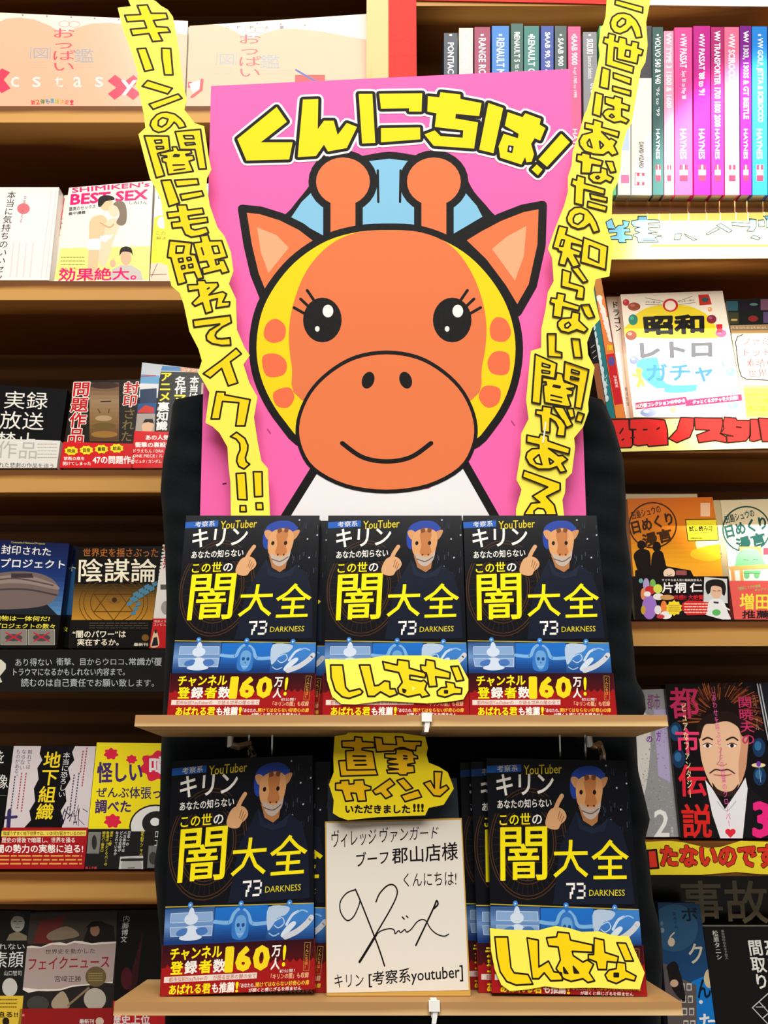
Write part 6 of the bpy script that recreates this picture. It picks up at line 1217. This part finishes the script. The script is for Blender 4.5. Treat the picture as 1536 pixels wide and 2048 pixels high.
# fourth right shelf
cB = c_(1130, 1400, 3.16)
def grey2(a):
    a.fillclip((150, 150, 152)); a.at(1130, 1400, 3.16)
    a.poly([(560, 60), (640, 60), (665, 520), (590, 480)], (178, 166, 206)); a.poly([(420, 60), (520, 100), (540, 300), (500, 600), (430, 600)], (214, 210, 204), True)
    for k in range(260): x, y = rs.uniform(480, 725), rs.uniform(60, 890); c = rs.choice((120, 134, 170, 184)); a.poly([(x, y), (x + 7, y), (x + 7, y + 5), (x, y + 5)], (c, c, c))
    a.text('の', (514, 228, 552, 268), (110, 50, 150), 0.03); a.text('方', (576, 196, 606, 262), (130, 60, 170), 0.02); a.text('都市', (520, -40, 600, 60), (130, 70, 120), 0.01)
    a.text('2', (562, 692, 660, 868), (240, 240, 238), 0.012); a.text('真実の', [(668, 800), (684, 800), (688, 860), (670, 860)], (226, 226, 224), 0.0, True)
wall_book('paperback', 'grey speckled paperback with a white figure two, right of the black fabric', cB([(300, -60), (628, -70), (724, 908), (410, 908)]), 1686, 0.016, (150, 150, 152), grey2, Yoff=0.016, spine='L')
def legend(a):
    a.fillclip((18, 14, 18)); a.at(1130, 1400, 3.16)
    a.ell(1000, 80, 250, 190, (26, 14, 12))
    for k in range(150): t = rs.uniform(2.9, 6.5); r = rs.uniform(200, 300); a.line([(1000 + (r - 90) * math.cos(t), 110 + (r - 90) * .9 * math.sin(t)), (1000 + r * 1.0 * math.cos(t + .1), 120 + r * .9 * math.sin(t + .1))], 6, rs.choice(((110, 50, 30), (80, 34, 22), (150, 80, 40), (50, 22, 18))))
    for x, y in ((700, 200), (720, 370), (1225, 300), (1230, 480)): a.ell(x, y, 40, 60, (24, 54, 90)); a.ell(x - 6, y - 10, 22, 30, (50, 104, 150))
    a.poly([(800, 900), (880, 620), (900, 480), (1000, 640), (1130, 500), (1170, 560), (1340, 700), (1420, 900)], (22, 20, 24)); a.poly([(884, 500), (930, 560), (1010, 690), (1100, 560), (1140, 490), (1154, 560), (1120, 900), (990, 900), (930, 720)], (234, 232, 236)); a.line([(960, 640), (1020, 700), (1080, 640)], 6, (190, 188, 196), True)
    SKN2 = (232, 188, 154)
    a.poly([(850, 270), (842, 220), (880, 150), (1000, 120), (1110, 150), (1156, 230), (1152, 330), (1140, 440), (1100, 540), (1060, 590), (1010, 600), (940, 560), (890, 470), (860, 370)], SKN2, True); a.poly([(1100, 160), (1156, 230), (1152, 330), (1140, 440), (1104, 530), (1096, 400), (1110, 280)], (206, 150, 118), True)
    a.poly([(850, 250), (880, 160), (940, 150), (1020, 134), (1090, 170), (1120, 230), (1170, 210), (1130, 120), (1020, 70), (900, 90), (830, 170)], (36, 22, 20), True)
    a.line([(870, 252), (900, 238), (930, 250)], 10, (50, 30, 26), True); a.line([(1020, 252), (1060, 236), (1090, 254)], 10, (50, 30, 26), True)
    for x in (900, 1054): a.ell(x, 288, 27, 13, (240, 234, 230)); a.ell(x, 288, 12, 13, (50, 28, 22)); a.line([(x - 30, 284), (x, 272), (x + 30, 284)], 5, (60, 36, 30), True)
    a.line([(985, 300), (978, 380), (960, 406), (1000, 414), (1020, 404)], 6, (190, 134, 104), True); a.line([(915, 462), (950, 440), (990, 446), (1030, 440), (1070, 464)], 9, (70, 44, 38), True); a.line([(940, 472), (1000, 478), (1050, 470)], 7, (180, 100, 90), True); a.poly([(930, 520), (960, 560), (1010, 580), (1060, 570), (1096, 530), (1070, 596), (1010, 612), (950, 590)], (52, 32, 28), True)
    P1 = (232, 60, 110); P2 = (226, 40, 60)
    a.text('都', [(650, -80), (836, -80), (850, 118), (668, 118)], (190, 46, 90), 0.016); a.text('市', [(692, 176), (844, 176), (850, 338), (702, 338)], P1, 0.02); a.text('伝', [(712, 408), (888, 408), (894, 610), (720, 610)], P2, 0.02); a.text('説', [(732, 656), (922, 656), (930, 872), (744, 872)], (220, 40, 34), 0.02)
    a.text('ピュアなファンタジー', [(732, 20), (764, 20), (808, 616), (776, 616)], (240, 226, 170), 0.01, True)
    a.text('しあわせを呼ぶピンクの四葉のクローバー', [(918, -80), (946, -80), (1052, 800), (1022, 800)], (230, 90, 170), 0.0, True); a.text('関暁夫の', [(1086, -20), (1176, -20), (1204, 280), (1116, 280)], (196, 50, 100), 0.012, True); a.text('スペシャル', [(1180, -30), (1200, -30), (1230, 190), (1206, 190)], (180, 130, 110), 0.0, True)
    a.text('3', (1184, 640, 1300, 872), (236, 40, 130), 0.04); a.ell(1030, 832, 18, 18, P2); a.ell(1060, 832, 18, 18, P2); a.poly([(1014, 838), (1076, 838), (1045, 872)], P2); a.ell(1222, 412, 44, 14, (236, 214, 160)); a.ell(1222, 404, 14, 18, (120, 60, 170)); a.line([(1225, 426), (1236, 520)], 5, (120, 160, 190))
wall_book('paperback', 'dark paperback with a wide-eyed bearded man in a suit and pink vertical title', cB([(632, -100), (1200, -112), (1400, 908), (736, 908)]), 1686, 0.018, (40, 20, 24), legend, spine='L')
wall_book('paperback', 'dark slate paperback at the right edge behind the one with the bearded man', cB([(1208, -110), (1760, -110), (2000, 908), (1410, 908)]), 1686, 0.018, (34, 36, 44), lambda a: (a.at(1130, 1400, 3.16), a.line([(1215, -100), (1405, 880)], 10, (190, 190, 196)), a.line([(1232, -100), (1424, 880)], 8, (210, 210, 214))), Yoff=0.02, spine='L')
def d_b(a):
    a.at(1130, 1400, 3.16)
    a.text('たないのです', [(600, 918), (1330, 906), (1330, 1062), (600, 1052)], (226, 56, 36), 0.055, False, [(4.2, (24, 14, 10))])
    a.letters([[(520, 950), (575, 945), (590, 1060), (530, 1064)]], (226, 56, 36), (24, 14, 10), 12)
flat_sign('shelf_sign', 'bright yellow wavy shelf sign with orange-red lettering under the bearded man paperback', FRONT, cB([(440, 900), (660, 890), (740, 898), (900, 934), (980, 930), (1110, 890), (1290, 896), (1560, 900), (1560, 1106), (1240, 1100), (1080, 1086), (860, 1104), (440, 1104)]), d_b, (246, 226, 50), M_MATTE)
# bottom right
zb5 = z_at(ZR5, YS)
JK = Plane((0, YS + 0.075, zb5 + 0.0006), R(4))
flat_sign('title_board', 'black plastic-wrapped board with large gold-grey characters behind the bottom right books', JK, cB([(540, 1100), (1640, 1100), (1680, 2270), (580, 2270)]), lambda a: (a.at(1130, 1400, 3.16), a.text('事故物件', [(722, 1140), (1830, 1140), (1850, 1412), (740, 1412)], (146, 132, 104), 0.012)), (12, 12, 13), M_GLOSS)
def boku(a):
    a.fillclip((24, 58, 96)); a.at(1130, 1400, 3.16)
    a.grad(580, 1270, 1100, 2400, [(0, (30, 58, 88)), (.4, (28, 70, 116)), (1, (22, 96, 160))], 14)
    a.ell(690, 1440, 150, 150, (44, 84, 118)); a.ell(672, 1530, 22, 28, (206, 190, 166)); a.line([(690, 1470), (664, 1500), (672, 1530)], 8, (206, 190, 166), True); a.ell(614, 1455, 14, 16, (120, 140, 156)); a.ell(612, 1412, 9, 14, (90, 116, 140))
    a.poly([(800, 1780), (980, 1700), (1060, 2460), (830, 2460)], (20, 120, 206)); a.poly([(600, 1660), (720, 1690), (730, 1760), (830, 1800), (840, 2460), (660, 2460)], (92, 84, 84))
    for i in range(5):
        for k in range(2): a.rect(724 + k * 44 + i * 8, 1790 + i * 78, 756 + k * 44 + i * 8, 1836 + i * 78, (206, 200, 186)); a.rect(728 + k * 44 + i * 8, 1800 + i * 78, 750 + k * 44 + i * 8, 1830 + i * 78, (96, 90, 96))
    a.poly([(650, 1680), (700, 1680), (736, 1750), (760, 1900), (700, 1860), (660, 1780)], (30, 24, 26), True); a.ell(690, 1790, 26, 24, (206, 170, 140)); a.poly([(640, 1690), (690, 1650), (720, 1700), (690, 1750)], (26, 22, 24), True); a.ell(1012 - 100, 1760, 34, 60, (206, 190, 150))
    a.text('ボ', [(728, 1310), (832, 1310), (844, 1398), (742, 1398)], (22, 30, 40), 0.02); a.text('ク', [(772, 1540), (866, 1536), (876, 1664), (790, 1668)], (196, 190, 170), 0.014); a.text('ん', [(826, 1764), (916, 1764), (926, 1884), (840, 1886)], (16, 24, 36), 0.02); a.text('・', (846, 1896, 872, 1920), (226, 226, 224), 0.05); a.text('た', [(844, 1984), (944, 1980), (960, 2094), (862, 2098)], (240, 240, 238), 0.02)
    a.text('宮本ぐみ', [(676, 1340), (700, 1340), (716, 1446), (692, 1446)], (16, 30, 44), 0.0, True)
wall_book('paperback', 'blue paperback with a ghost drop and apartment block drawing, bottom right beside the fabric', cB([(586, 1284), (850, 1290), (1010, 2500), (690, 2500)]), ZR5, 0.018, (24, 58, 96), boku, Yoff=0.006, spine='L')
def plan(a):
    a.fillclip((22, 22, 23)); a.at(1130, 1400, 3.16)
    a.text('松原タニシ', [(928, 1456), (964, 1456), (996, 1640), (958, 1640)], (206, 206, 202), 0.01, True); a.text('事故物件住みます芸人', [(984, 1452), (1004, 1452), (1034, 1640), (1012, 1640)], (150, 150, 148), 0.0, True)
    a.text('間取り', [(1150, 1520), (1240, 1516), (1300, 1826), (1200, 1826)], (232, 230, 224), 0.02, True); a.text('恐い', [(1256, 1520), (1346, 1516), (1376, 1720), (1286, 1720)], (232, 230, 224), 0.02, True)
    for q in ([(1184, 1944), (1282, 1856), (1460, 1990), (1360, 2130), (1184, 1944)], [(1230, 1910), (1300, 1990)], [(1250, 2010), (1330, 1940)]): a.line(q, 6, (206, 206, 202))
    dashes(a, 1206, 1930, 1266, 1950, 1, (180, 180, 176), 6)
wall_book('paperback', 'black paperback with white vertical title and floor plan lines, bottom right corner', cB([(872, 1430), (1500, 1430), (1720, 2500), (1016, 2500)]), ZR5, 0.018, (22, 22, 23), plan, Yoff=0.006, spine='L')
bpy.data.objects.remove(_to); bpy.data.curves.remove(_tc)
